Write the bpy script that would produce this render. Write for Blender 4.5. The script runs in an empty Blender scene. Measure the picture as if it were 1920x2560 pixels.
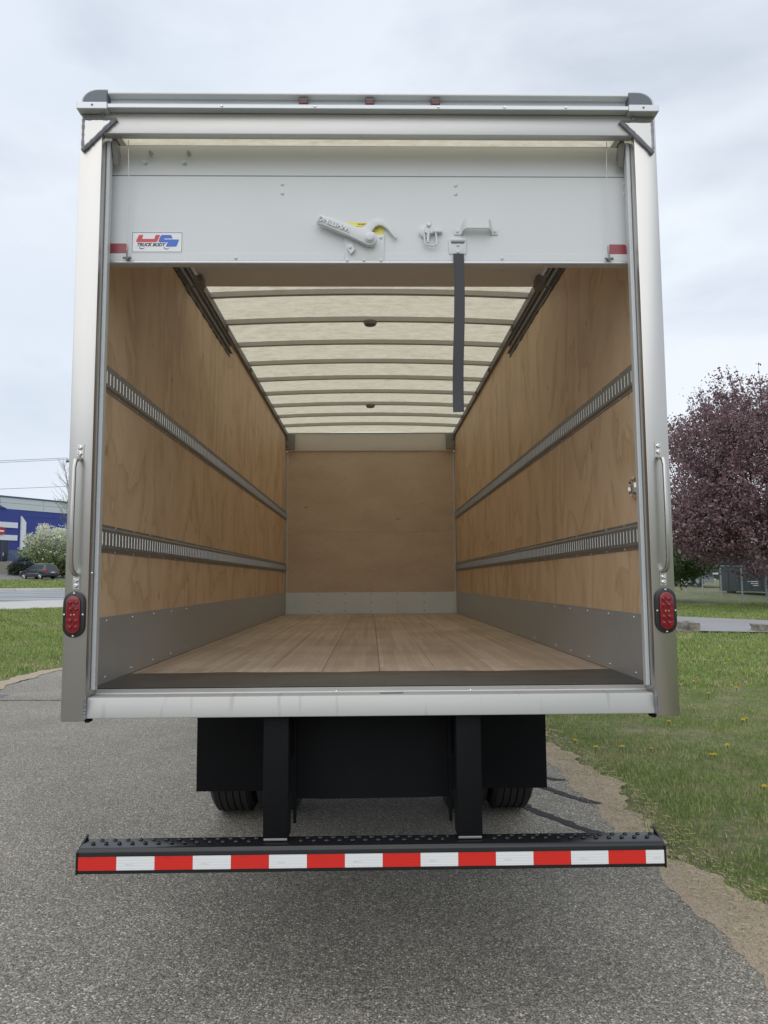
import bpy, bmesh, math, random
import numpy as np
from mathutils import Vector, Matrix, Euler

random.seed(7)
RNG = np.random.default_rng(11)
scene = bpy.context.scene
COL = scene.collection

# ------------------------------------------------------------------ camera
cam_d = bpy.data.cameras.new("camera")
cam = bpy.data.objects.new("camera", cam_d)
COL.objects.link(cam)
CAM_YAW, CAM_PITCH, CAM_ROLL = 0.0181, 0.0929, -0.0062
fw = Vector((math.sin(CAM_YAW) * math.cos(CAM_PITCH), math.cos(CAM_YAW) * math.cos(CAM_PITCH), math.sin(CAM_PITCH)))
rt = Vector((math.cos(CAM_YAW), -math.sin(CAM_YAW), 0))
up = rt.cross(fw)
rt2 = math.cos(CAM_ROLL) * rt + math.sin(CAM_ROLL) * up
up2 = -math.sin(CAM_ROLL) * rt + math.cos(CAM_ROLL) * up
mw = Matrix((rt2, up2, -fw)).transposed().to_4x4()
mw.translation = Vector((-0.0038, -2.9958, 1.6949))
cam.matrix_world = mw
cam_d.sensor_fit = 'VERTICAL'
cam_d.sensor_height = 24.0
cam_d.lens = 24.0 * 1860.8 / 2560.0
cam_d.clip_start = 0.05
cam_d.clip_end = 3000
scene.camera = cam

# ------------------------------------------------------------------ world, sun, exposure
SUN_EL, SUN_AZ = math.radians(52), math.radians(-160)      # azimuth from +Y towards +X
world = bpy.data.worlds.new("World")
scene.world = world
world.use_nodes = True
wn, wl = world.node_tree.nodes, world.node_tree.links
wn.clear()
w_out = wn.new("ShaderNodeOutputWorld")
w_bg = wn.new("ShaderNodeBackground")
w_bg.inputs["Strength"].default_value = 0.079
w_sky = wn.new("ShaderNodeTexSky")
w_sky.sky_type = 'NISHITA'
w_sky.sun_disc = False
w_sky.sun_elevation = SUN_EL
w_sky.sun_rotation = SUN_AZ
w_sky.air_density = 1.0
w_sky.dust_density = 1.5
w_co = wn.new("ShaderNodeTexCoord")
w_map = wn.new("ShaderNodeMapping")
w_map.inputs["Scale"].default_value = (1.0, 0.8, 2.6)
w_map.inputs["Rotation"].default_value = (0.15, 0.35, 0.5)
w_n = wn.new("ShaderNodeTexNoise")
w_n.inputs["Scale"].default_value = 2.1
w_n.inputs["Detail"].default_value = 6
w_n.inputs["Roughness"].default_value = 0.5
w_n.inputs["Distortion"].default_value = 0.25
w_ramp = wn.new("ShaderNodeValToRGB")
w_ramp.color_ramp.elements[0].position = 0.30
w_ramp.color_ramp.elements[0].color = (0.66, 0.66, 0.66, 1)
w_ramp.color_ramp.elements[1].position = 0.52
w_ramp.color_ramp.elements[1].color = (1, 1, 1, 1)
w_n2 = wn.new("ShaderNodeTexNoise")
w_n2.inputs["Scale"].default_value = 1.3
w_n2.inputs["Detail"].default_value = 5
w_ramp2 = wn.new("ShaderNodeValToRGB")
w_ramp2.color_ramp.elements[0].position = 0.32
w_ramp2.color_ramp.elements[0].color = (6.9, 7.6, 8.6, 1)
w_ramp2.color_ramp.elements[1].position = 0.66
w_ramp2.color_ramp.elements[1].color = (8.2, 8.75, 9.5, 1)
w_mix = wn.new("ShaderNodeMix")
w_mix.data_type = 'RGBA'
wl.new(w_co.outputs["Generated"], w_map.inputs["Vector"])
wl.new(w_map.outputs[0], w_n.inputs["Vector"])
wl.new(w_map.outputs[0], w_n2.inputs["Vector"])
wl.new(w_n.outputs["Fac"], w_ramp.inputs["Fac"])
wl.new(w_n2.outputs["Fac"], w_ramp2.inputs["Fac"])
wl.new(w_ramp.outputs["Color"], w_mix.inputs["Factor"])
wl.new(w_sky.outputs["Color"], w_mix.inputs["A"])
wl.new(w_ramp2.outputs["Color"], w_mix.inputs["B"])
wl.new(w_mix.outputs["Result"], w_bg.inputs["Color"])
wl.new(w_bg.outputs[0], w_out.inputs["Surface"])

sun_d = bpy.data.lights.new("sun", 'SUN')
sun_d.energy = 0.95
sun_d.angle = math.radians(85)
sun_d.color = (1.0, 0.96, 0.9)
sun = bpy.data.objects.new("sun", sun_d)
COL.objects.link(sun)
sd = Vector((math.sin(SUN_AZ) * math.cos(SUN_EL), math.cos(SUN_AZ) * math.cos(SUN_EL), math.sin(SUN_EL)))
sun.rotation_euler = sd.to_track_quat('Z', 'Y').to_euler()

scene.view_settings.view_transform = 'Standard'
scene.view_settings.look = 'None'
scene.view_settings.exposure = 0.46
scene.view_settings.gamma = 1.0
scene.view_settings.use_curve_mapping = False
scene.cycles.use_denoising = True
scene.cycles.max_bounces = 10
scene.cycles.diffuse_bounces = 6
scene.cycles.glossy_bounces = 4
scene.cycles.transmission_bounces = 6
scene.cycles.transparent_max_bounces = 8
scene.cycles.sample_clamp_indirect = 6.0

# ------------------------------------------------------------------ helpers
W = {}                                                     # build-space position of each object


def link(o, parent, wpos):
    COL.objects.link(o)
    W[o.name] = Vector(wpos)
    if parent is not None:
        o.parent = parent
        o.location = Vector(wpos) - W[parent.name]
    else:
        o.location = wpos
    return o


def thing(name, label, cat, loc, rz=0.0, group=None, local=False):
    o = bpy.data.objects.new(name, None)
    o.empty_display_size = 0.3
    COL.objects.link(o)
    o.location = loc
    o.rotation_euler = (0, 0, rz)
    W[o.name] = Vector((0, 0, 0)) if local else Vector(loc)
    tag(o, label, cat, group)
    return o


def tag(o, label, cat, group=None):
    o["label"] = label
    o["category"] = cat
    if group:
        o["group"] = group
    return o


def struct(o):
    o["kind"] = "structure"
    return o


def stuff(o):
    o["kind"] = "stuff"
    return o


class MB:
    def __init__(s):
        s.v, s.f, s.m = [], [], []

    def add(s, vs, fs, m=0):
        b = len(s.v)
        s.v += [tuple(p) for p in vs]
        for f in fs:
            s.f.append(tuple(i + b for i in f))
            s.m.append(m)
        return s

    def box(s, x0, x1, y0, y1, z0, z1, m=0):
        return s.add([(x0, y0, z0), (x1, y0, z0), (x1, y1, z0), (x0, y1, z0), (x0, y0, z1), (x1, y0, z1), (x1, y1, z1), (x0, y1, z1)],
                     [(0, 3, 2, 1), (4, 5, 6, 7), (0, 1, 5, 4), (1, 2, 6, 5), (2, 3, 7, 6), (3, 0, 4, 7)], m)

    def prism(s, poly, axis, a, b, m=0):
        n = len(poly)
        def P(p, t):
            return {'x': (t, p[0], p[1]), 'y': (p[0], t, p[1]), 'z': (p[0], p[1], t)}[axis]
        vs = [P(p, a) for p in poly] + [P(p, b) for p in poly]
        fs = [tuple(range(n))[::-1], tuple(range(n, 2 * n))]
        fs += [(i, (i + 1) % n, n + (i + 1) % n, n + i) for i in range(n)]
        return s.add(vs, fs, m)

    def tube(s, path, r, n=8, m=0):
        path = [Vector(p) for p in path]
        rs = r if isinstance(r, (list, tuple)) else [r] * len(path)
        vs, fs = [], []
        prev = None
        for i, p in enumerate(path):
            d = (path[min(i + 1, len(path) - 1)] - path[max(i - 1, 0)])
            d = d.normalized() if d.length > 1e-9 else Vector((0, 0, 1))
            if prev is None:
                a = d.cross(Vector((0, 0, 1)))
                if a.length < 1e-3:
                    a = d.cross(Vector((1, 0, 0)))
            else:
                a = prev - d * prev.dot(d)
            a.normalize()
            prev = a
            b = d.cross(a)
            for k in range(n):
                t = 2 * math.pi * k / n
                vs.append(p + (a * math.cos(t) + b * math.sin(t)) * rs[i])
        for i in range(len(path) - 1):
            for k in range(n):
                fs.append((i * n + k, i * n + (k + 1) % n, (i + 1) * n + (k + 1) % n, (i + 1) * n + k))
        fs.append(tuple(range(n))[::-1])
        fs.append(tuple(range((len(path) - 1) * n, len(path) * n)))
        return s.add(vs, fs, m)

    def lathe(s, prof, c, axis='y', n=20, m=0):
        """prof: (radius, height along axis)"""
        vs, fs = [], []
        for r, h in prof:
            for k in range(n):
                t = 2 * math.pi * k / n
                u, w = r * math.cos(t), r * math.sin(t)
                vs.append({'x': (c[0] + h, c[1] + u, c[2] + w), 'y': (c[0] + u, c[1] + h, c[2] + w), 'z': (c[0] + u, c[1] + w, c[2] + h)}[axis])
        for i in range(len(prof) - 1):
            for k in range(n):
                fs.append((i * n + k, i * n + (k + 1) % n, (i + 1) * n + (k + 1) % n, (i + 1) * n + k))
        if prof[0][0] > 1e-5:
            fs.append(tuple(range(n))[::-1])
        if prof[-1][0] > 1e-5:
            fs.append(tuple(range((len(prof) - 1) * n, len(prof) * n)))
        return s.add(vs, fs, m)

    def dome(s, c, r, h, axis='y', sgn=-1, n=8, m=0):
        pr = [(r, 0), (r * 0.92, sgn * h * 0.45), (r * 0.6, sgn * h * 0.88), (r * 0.02, sgn * h)]
        return s.lathe(pr, c, axis, n, m)

    def blob(s, c, r, nu=10, nv=7, jit=0.0, m=0):
        vs, fs = [], []
        for j in range(nv + 1):
            ph = math.pi * j / nv
            for i in range(nu):
                th = 2 * math.pi * i / nu
                k = 1 + random.uniform(-jit, jit)
                vs.append((c[0] + r[0] * k * math.sin(ph) * math.cos(th), c[1] + r[1] * k * math.sin(ph) * math.sin(th), c[2] + r[2] * k * math.cos(ph)))
        for j in range(nv):
            for i in range(nu):
                fs.append((j * nu + i, (j + 1) * nu + i, (j + 1) * nu + (i + 1) % nu, j * nu + (i + 1) % nu))
        return s.add(vs, fs, m)

    def build(s, name, mats, parent=None, bevel=0.0, seg=1, smooth=0.6, label=None, recalc=True):
        if not isinstance(mats, (list, tuple)):
            mats = [mats]
        V = np.array(s.v, dtype=float)
        c = (V.min(0) + V.max(0)) / 2
        me = bpy.data.meshes.new(name)
        me.from_pydata([tuple(p) for p in (V - c)], [], s.f)
        for mt in mats:
            me.materials.append(mt)
        if len(mats) > 1:
            me.polygons.foreach_set("material_index", s.m)
        if bevel > 0 or recalc:
            bm = bmesh.new()
            bm.from_mesh(me)
            bmesh.ops.remove_doubles(bm, verts=bm.verts, dist=1e-5)
            bmesh.ops.recalc_face_normals(bm, faces=bm.faces)
            if bevel > 0:
                es = [e for e in bm.edges if len(e.link_faces) == 2 and e.calc_face_angle(0) > 0.5]
                bmesh.ops.bevel(bm, geom=es, offset=bevel, segments=seg, affect='EDGES', clamp_overlap=True, profile=0.5)
            bm.to_mesh(me)
            bm.free()
        if smooth:
            me.polygons.foreach_set("use_smooth", [True] * len(me.polygons))
            me.set_sharp_from_angle(angle=smooth)
        o = bpy.data.objects.new(name, me)
        link(o, parent, c)
        if label:
            o["label"] = label
        return o


def np_mesh(name, V, F, mats, parent=None, attr=None, smooth=False):
    V = np.asarray(V, dtype=np.float32)
    F = np.asarray(F, dtype=np.int32)
    c = (V.min(0) + V.max(0)) / 2
    k = F.shape[1]
    me = bpy.data.meshes.new(name)
    me.vertices.add(len(V))
    me.vertices.foreach_set("co", (V - c).ravel())
    me.loops.add(F.size)
    me.loops.foreach_set("vertex_index", F.ravel())
    me.polygons.add(len(F))
    me.polygons.foreach_set("loop_start", np.arange(0, F.size, k, dtype=np.int32))
    me.update(calc_edges=True)
    me.validate()
    if attr is not None:
        at = me.attributes.new("tint", 'FLOAT', 'POINT')
        at.data.foreach_set("value", np.asarray(attr, dtype=np.float32))
    for mt in (mats if isinstance(mats, (list, tuple)) else [mats]):
        me.materials.append(mt)
    if smooth:
        me.polygons.foreach_set("use_smooth", [True] * len(me.polygons))
    o = bpy.data.objects.new(name, me)
    link(o, parent, [float(q) for q in c])
    return o


def copy_tree(o, parent=None):
    c = o.copy()
    COL.objects.link(c)
    c.parent = parent
    for ch in list(o.children):
        copy_tree(ch, c)
    return c


def text_geo(string, size, shear=0.0, bold=0.0, align='CENTER'):
    cu = bpy.data.curves.new("lettering", 'FONT')
    cu.body = string
    cu.size = size
    cu.shear = shear
    cu.offset = bold
    cu.align_x = align
    cu.align_y = 'CENTER'
    cu.resolution_u = 3
    o = bpy.data.objects.new("lettering", cu)
    COL.objects.link(o)
    dg = bpy.context.evaluated_depsgraph_get()
    me = o.evaluated_get(dg).to_mesh()
    vs = [tuple(v.co) for v in me.vertices]
    fs = [tuple(p.vertices) for p in me.polygons]
    o.evaluated_get(dg).to_mesh_clear()
    bpy.data.objects.remove(o)
    bpy.data.curves.remove(cu)
    return vs, fs


def put_text(mb, string, size, cx, y, cz, m=0, ang=0.0, shear=0.0, bold=0.0, align='CENTER', thick=0.0, sx=1.0):
    """lettering lying in an XZ plane at depth y, facing -Y"""
    vs, fs = text_geo(string, size, shear, bold, align)
    ca, sa = math.cos(ang), math.sin(ang)
    P = [(cx + (x * sx) * ca - z * sa, y, cz + (x * sx) * sa + z * ca) for x, z, _ in vs]
    mb.add(P, fs, m)
    if thick:
        edge = {}
        for f in fs:
            for a, b in zip(f, f[1:] + f[:1]):
                edge[(a, b)] = 1
        rim = [(a, b) for a, b in edge if (b, a) not in edge]
        Q = P + [(p[0], p[1] + thick, p[2]) for p in P]
        n = len(P)
        mb.add(Q, [(a, b, b + n, a + n) for a, b in rim], m)


# ------------------------------------------------------------------ materials
def mat(name, col, rough=0.5, metal=0.0, spec=0.5):
    m = bpy.data.materials.new(name)
    m.use_nodes = True
    b = m.node_tree.nodes["Principled BSDF"]
    b.inputs["Base Color"].default_value = (*col, 1)
    b.inputs["Roughness"].default_value = rough
    b.inputs["Metallic"].default_value = metal
    b.inputs["Specular IOR Level"].default_value = spec
    return m


class NT:
    def __init__(s, m):
        s.m = m
        s.n = m.node_tree.nodes
        s.l = m.node_tree.links
        s.b = s.n["Principled BSDF"]

    def __call__(s, t, **kw):
        x = s.n.new(t)
        for k, v in kw.items():
            if k in x.inputs:
                x.inputs[k].default_value = v
            else:
                setattr(x, k, v)
        return x

    def pos(s, scale=(1, 1, 1), rot=(0, 0, 0), obj=False):
        if obj:
            g = s("ShaderNodeTexCoord").outputs["Object"]
        else:
            g = s("ShaderNodeNewGeometry").outputs["Position"]
        mp = s("ShaderNodeMapping")
        mp.inputs["Scale"].default_value = scale
        mp.inputs["Rotation"].default_value = rot
        s.l.new(g, mp.inputs["Vector"])
        return mp.outputs[0]

    def noise(s, vec, scale, detail=4, rough=0.55, dist=0.0):
        x = s("ShaderNodeTexNoise", Scale=scale, Detail=detail, Roughness=rough, Distortion=dist)
        s.l.new(vec, x.inputs["Vector"])
        return x.outputs["Fac"]

    def ramp(s, fac, stops):
        x = s("ShaderNodeValToRGB")
        e = x.color_ramp.elements
        while len(e) < len(stops):
            e.new(0.5)
        for i, (p, c) in enumerate(stops):
            e[i].position = p
            e[i].color = (*c, 1) if len(c) == 3 else c
        s.l.new(fac, x.inputs["Fac"])
        return x.outputs["Color"]

    def mix(s, a, b, fac, mode='MIX'):
        x = s("ShaderNodeMix", data_type='RGBA', blend_type=mode)
        for sock, v in (("A", a), ("B", b), ("Factor", fac)):
            inp = [i for i in x.inputs if i.name == sock and (i.type == 'RGBA' if sock != "Factor" else i.type == 'VALUE')][0]
            if isinstance(v, (int, float)):
                inp.default_value = v
            elif isinstance(v, tuple):
                inp.default_value = (*v, 1)
            else:
                s.l.new(v, inp)
        return [o for o in x.outputs if o.type == 'RGBA'][0]

    def math(s, op, a, b=0.0, clamp=False):
        x = s("ShaderNodeMath", operation=op, use_clamp=clamp)
        for i, v in enumerate((a, b)):
            if isinstance(v, (int, float)):
                x.inputs[i].default_value = v
            else:
                s.l.new(v, x.inputs[i])
        return x.outputs[0]

    def col(s, c):
        s.l.new(c, s.b.inputs["Base Color"])

    def rough(s, f):
        s.l.new(f, s.b.inputs["Roughness"])

    def bump(s, h, strength=0.3, dist=0.01):
        x = s("ShaderNodeBump", Strength=strength, Distance=dist)
        s.l.new(h, x.inputs["Height"])
        s.l.new(x.outputs[0], s.b.inputs["Normal"])


def grey(v):
    return (v, v, v)


def metal_mat(name, col, rough, metal=0.9, streak=(3, 3, 60), var=0.12, bump=0.02, blotch=0.15):
    m = mat(name, col, rough, metal)
    t = NT(m)
    n = t.noise(t.pos(streak), 6.0, 3)
    n2 = t.noise(t.pos(), 2.6, 5)
    c = t.mix(tuple(c * (1 - var) for c in col), tuple(min(1, c * (1 + var)) for c in col), n2)
    t.col(c)
    r = t.math('ADD', t.math('MULTIPLY', n, blotch), t.math('ADD', t.math('MULTIPLY', n2, blotch), rough - blotch))
    t.rough(r)
    if bump:
        t.bump(n, bump, 0.002)
    return m


M = {}
M['stainless'] = metal_mat("brushed_stainless", (0.53, 0.52, 0.50), 0.33, 1.0, (60, 60, 1.2), 0.05, 0.0, 0.05)
M['stainless_h'] = metal_mat("brushed_stainless_flat", (0.58, 0.57, 0.55), 0.46, 0.85, (1.2, 60, 60), 0.10, 0.02)
M['sill'] = mat("smudged_sill_steel", (0.7, 0.7, 0.68), 0.5, 0.35)
t = NT(M['sill'])
sm = t.noise(t.pos((26, 1, 5)), 1.0, 2, 0.4)
sm2 = t.noise(t.pos((1.5, 1, 6)), 1.3, 5)
c = t.mix((0.44, 0.44, 0.425), (0.52, 0.52, 0.50), sm2)
c = t.mix(c, (0.37, 0.37, 0.355), t.ramp(sm, [(0.62, grey(0)), (0.70, grey(0.8))]))
t.col(c)
M['galv'] = metal_mat("galvanised", (0.60, 0.62, 0.63), 0.5, 0.45, (4, 4, 4), 0.15, 0.0)
M['kick'] = metal_mat("kick_plate_steel", (0.43, 0.445, 0.45), 0.40, 0.45, (5, 5, 5), 0.10, 0.0, 0.12)
M['rail'] = metal_mat("rail_steel", (0.27, 0.265, 0.255), 0.5, 0.6, (8, 8, 8), 0.18, 0.02)
M['chrome'] = mat("polished_bolt", (0.75, 0.75, 0.74), 0.18, 1.0)
M['weld'] = metal_mat("weld_bead", (0.25, 0.25, 0.28), 0.45, 0.6, (40, 40, 40), 0.4, 0.3)
M['galv_pale'] = metal_mat("pale_galvanised", (0.74, 0.82, 0.87), 0.5, 0.0, (4, 4, 4), 0.08, 0.0)
M['alu'] = metal_mat("mill_aluminium", (0.64, 0.66, 0.69), 0.45, 0.55, (2, 30, 30), 0.08, 0.0)
M['header'] = metal_mat("header_steel", (0.80, 0.78, 0.74), 0.5, 0.1, (3, 3, 3), 0.08, 0.0)
M['alu_dark'] = metal_mat("roof_bow_steel", (0.52, 0.52, 0.50), 0.55, 0.2, (3, 3, 3), 0.1, 0.0)
M['castgrey'] = metal_mat("cast_grey", (0.15, 0.165, 0.19), 0.55, 0.3, (9, 9, 9), 0.2, 0.05)
M['dark'] = mat("dark_track_steel", (0.22, 0.22, 0.225), 0.55, 0.2)
M['sealant'] = mat("black_sealant", (0.06, 0.06, 0.063), 0.6)
M['white'] = mat("white_door_paint", (0.80, 0.81, 0.82), 0.42)
t = NT(M['white'])
t.col(t.mix((0.645, 0.665, 0.68), (0.70, 0.715, 0.725), t.noise(t.pos(), 3.0, 5)))
t.bump(t.noise(t.pos(), 900, 2), 0.03, 0.001)
M['white_skin'] = mat("white_outer_skin", (0.78, 0.79, 0.79), 0.3)
M['slotwhite'] = mat("white_liner", (0.80, 0.80, 0.78), 0.5)
M['panelgrey'] = mat("door_back_lining", (0.72, 0.72, 0.71), 0.55)
M['black'] = mat("gloss_black_paint", (0.012, 0.012, 0.014), 0.25)
t = NT(M['black'])
t.rough(t.math('ADD', t.math('MULTIPLY', t.noise(t.pos(), 5, 4), 0.25), 0.12))
M['blackm'] = mat("matt_black_rubber", (0.007, 0.0072, 0.0085), 0.7, 0.0, 0.16)
t = NT(M['blackm'])
t.col(t.mix((0.0035, 0.0038, 0.0046), (0.0075, 0.0078, 0.009), t.noise(t.pos(), 4, 5)))
M['tyre'] = mat("tyre_rubber", (0.018, 0.018, 0.018), 0.75)
M['redlens'] = mat("red_lens", (0.22, 0.006, 0.012), 0.14)
M['redlens'].node_tree.nodes["Principled BSDF"].inputs["Coat Weight"].default_value = 0.4
M['bezel'] = mat("black_bezel", (0.02, 0.02, 0.021), 0.32)
M['tape_red'] = mat("reflective_red", (0.72, 0.026, 0.018), 0.33)
M['tape_white'] = mat("reflective_white", (0.83, 0.84, 0.84), 0.3)
for k in ('tape_red', 'tape_white'):
    t = NT(M[k])
    w = t("ShaderNodeTexWave", Scale=30.0, bands_direction='Z')
    t.l.new(t.pos(), w.inputs["Vector"])
    base = tuple(M[k].node_tree.nodes["Principled BSDF"].inputs["Base Color"].default_value)[:3]
    t.col(t.mix(tuple(c * 0.9 for c in base), base, w.outputs["Fac"]))
M['mark'] = mat("faint_print", (0.42, 0.43, 0.44), 0.5)
M['mark_red'] = mat("faint_print_on_red", (0.42, 0.02, 0.02), 0.5)
M['reflector'] = mat("dull_red_reflector", (0.33, 0.075, 0.085), 0.3)
M['marker_lens'] = mat("dull_marker_lens", (0.17, 0.05, 0.055), 0.35)
M['decal_white'] = mat("decal_white", (0.80, 0.81, 0.84), 0.3)
M['decal_black'] = mat("decal_charcoal", (0.07, 0.075, 0.09), 0.4)
M['decal_red'] = mat("decal_red", (0.62, 0.07, 0.08), 0.4)
M['decal_blue'] = mat("decal_blue", (0.06, 0.16, 0.58), 0.4)
M['yellow'] = mat("warning_yellow", (0.82, 0.72, 0.14), 0.45)
M['strap'] = mat("grey_black_webbing", (0.045, 0.047, 0.052), 0.65)
t = NT(M['strap'])
t.bump(t.noise(t.pos((900, 900, 120)), 1.0, 1), 0.4, 0.001)


def plywood(name, grain_axis, figure):
    m = mat(name, (0.5, 0.35, 0.2), 0.55)
    t = NT(m)
    sc = (1.0, 1.0, 0.55) if grain_axis == 'z' else (0.4, 1.0, 1.0)
    rnd = t("ShaderNodeObjectInfo").outputs["Random"]
    mp = t.pos(sc)
    off = t("ShaderNodeVectorMath", operation='ADD')
    cmb = t("ShaderNodeCombineXYZ")
    t.l.new(t.math('MULTIPLY', rnd, 17.0), cmb.inputs[0])
    t.l.new(t.math('MULTIPLY', rnd, 31.0), cmb.inputs[1])
    t.l.new(mp, off.inputs[0])
    t.l.new(cmb.outputs[0], off.inputs[1])
    v = off.outputs[0]
    n = t.noise(v, 1.7, 4.5, 0.52, 0.6)
    fr = t.math('FRACT', t.math('MULTIPLY', n, 5.5))
    lines = t.ramp(fr, [(0.0, (0.66, 0.53, 0.385)), (0.45, (0.685, 0.555, 0.41)), (0.80, (0.615, 0.48, 0.335)), (0.96, (0.54, 0.405, 0.268)), (1.0, (0.62, 0.49, 0.345))])
    fib = t.noise(t.pos((90, 90, 3) if grain_axis == 'z' else (3, 90, 90)), 3.0, 3)
    soft = t.noise(v, 3.2, 4)
    c0 = t.mix((0.66, 0.53, 0.385) if figure > .2 else (0.62, 0.56, 0.485), lines, figure)
    c1 = t.mix(c0, t.ramp(fib, [(0.3, (0.80, 0.78, 0.74)), (0.65, (1.05, 1.05, 1.05))]), 0.65, 'MULTIPLY')
    c2 = t.mix(c1, t.ramp(soft, [(0.3, (0.86, 0.83, 0.79)), (0.62, (1.05, 1.05, 1.04))]), 0.8, 'MULTIPLY')
    vr = t("ShaderNodeTexVoronoi", Scale=4.2, feature='F1')
    t.l.new(mp, vr.inputs["Vector"])
    knot = t.ramp(vr.outputs["Distance"], [(0.0, (0.30, 0.25, 0.20)), (0.05, (0.62, 0.58, 0.52)), (0.075, (1, 1, 1))])
    c3 = t.mix(c2, knot, 0.75 * (1 if figure > 0.2 else 0.8), 'MULTIPLY')
    t.col(t.mix(c3, (1.05, 0.955, 0.865), 1.0, 'MULTIPLY'))
    t.bump(fib, 0.06, 0.002)
    return m


M['ply_side'] = plywood("rotary_cut_plywood", 'z', 0.95)
M['ply_front'] = plywood("plain_plywood", 'x', 0.10)

M['plank'] = mat("laminated_hardwood", (0.4, 0.27, 0.17), 0.5)
t = NT(M['plank'])
mp = t.pos((1, 1, 1), (0, 0, math.radians(90)))
br = t("ShaderNodeTexBrick", offset=0.37, offset_frequency=3, squash=1.0, Scale=1.0)
br.inputs["Color1"].default_value = (0.56, 0.455, 0.35, 1)
br.inputs["Color2"].default_value = (0.70, 0.595, 0.485, 1)
br.inputs["Mortar"].default_value = (0.48, 0.37, 0.28, 1)
br.inputs["Mortar Size"].default_value = 0.0008
br.inputs["Brick Width"].default_value = 0.95
br.inputs["Row Height"].default_value = 0.034
t.l.new(mp, br.inputs["Vector"])
fib = t.noise(t.pos((120, 3, 120)), 2.5, 4)
c = t.mix(br.outputs["Color"], t.ramp(fib, [(0.3, (0.78, 0.76, 0.74)), (0.7, (1.08, 1.08, 1.08))]), 0.8, 'MULTIPLY')
rnd = t("ShaderNodeObjectInfo").outputs["Random"]
c = t.mix(c, t.ramp(rnd, [(0.0, (0.88, 0.82, 0.78)), (1.0, (1.06, 1.06, 1.06))]), 1.0, 'MULTIPLY')
dirt = t.noise(t.pos(), 1.6, 6)
c = t.mix(c, t.ramp(dirt, [(0.35, (0.72, 0.69, 0.66)), (0.6, (1, 1, 1))]), 0.6, 'MULTIPLY')
t.col(c)
t.rough(t.math('ADD', t.math('MULTIPLY', fib, 0.2), 0.42))

M['diamond'] = mat("worn_tread_plate", (0.13, 0.13, 0.13), 0.45, 0.75)
t = NT(M['diamond'])
ck1 = t("ShaderNodeTexVoronoi", Scale=1.0, feature='F1', distance='MANHATTAN')
ck1.inputs["Randomness"].default_value = 0.0
t.l.new(t.pos((36, 36, 36), (0, 0, math.radians(45))), ck1.inputs["Vector"])
t.bump(t.ramp(ck1.outputs["Distance"], [(0.15, grey(1)), (0.42, grey(0))]), 0.9, 0.002)
wn2 = t.noise(t.pos((1, 2.5, 1)), 3.5, 5)
t.col(t.mix((0.10, 0.10, 0.10), (0.21, 0.205, 0.20), wn2))

M['asphalt'] = mat("aggregate_asphalt", (0.15, 0.15, 0.14), 0.8)
t = NT(M['asphalt'])
vec = t.pos()
v1 = t("ShaderNodeTexVoronoi", Scale=90.0)
v2 = t("ShaderNodeTexVoronoi", Scale=185.0)
t.l.new(vec, v1.inputs["Vector"])
t.l.new(vec, v2.inputs["Vector"])
sep = t("ShaderNodeSeparateColor")
t.l.new(v1.outputs["Color"], sep.inputs[0])
sep2 = t("ShaderNodeSeparateColor")
t.l.new(v2.outputs["Color"], sep2.inputs[0])
stone = t.ramp(sep.outputs[0], [(0.0, (0.07, 0.066, 0.060)), (0.30, (0.165, 0.157, 0.142)), (0.60, (0.27, 0.258, 0.232)), (0.80, (0.40, 0.38, 0.335)), (0.93, (0.56, 0.53, 0.45)), (1.0, (0.80, 0.78, 0.72))])
fine = t.ramp(sep2.outputs[1], [(0.0, (0.055, 0.052, 0.048)), (0.5, (0.15, 0.143, 0.13)), (1.0, (0.42, 0.40, 0.36))])
edge = t.ramp(v1.outputs["Distance"], [(0.25, grey(1)), (0.62, grey(0))])
c = t.mix(fine, stone, edge)
big = t.noise(t.pos(), 0.9, 6, 0.6)
c = t.mix(c, t.ramp(big, [(0.3, (0.92, 0.89, 0.825)), (0.65, (1.24, 1.20, 1.11))]), 1.0, 'MULTIPLY')
sx = t("ShaderNodeSeparateXYZ")
t.l.new(t.pos(), sx.inputs[0])
stain = t.noise(t.pos(), 2.2, 5, 0.6)
c = t.mix(c, t.ramp(stain, [(0.27, (0.72, 0.72, 0.72)), (0.40, (1, 1, 1))]), 0.75, 'MULTIPLY')
t.col(c)
t.rough(t.math('ADD', t.math('MULTIPLY', sep.outputs[1], 0.3), 0.6))
t.bump(t.math('ADD', v1.outputs["Distance"], v2.outputs["Distance"]), 0.55, -0.006)

M['tar'] = mat("bitumen_seal", (0.035, 0.036, 0.038), 0.75, 0.0, 0.25)
M['tar_old'] = mat("old_bitumen_seal", (0.09, 0.09, 0.09), 0.7)
M['patch'] = mat("asphalt_patch", (0.14, 0.14, 0.145), 0.85)

M['dirt'] = mat("sandy_dirt", (0.32, 0.24, 0.16), 0.95)
t = NT(M['dirt'])
n1 = t.noise(t.pos(), 3.0, 8, 0.65)
n2 = t.noise(t.pos(), 90, 3)
c = t.mix((0.30, 0.235, 0.165), (0.52, 0.43, 0.315), n1)
c = t.mix(c, t.ramp(n2, [(0.3, grey(0.62)), (0.6, grey(1.12))]), 0.8, 'MULTIPLY')
t.col(c)
t.bump(t.math('ADD', t.math('MULTIPLY', n1, 3.0), n2), 0.7, 0.012)

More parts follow.
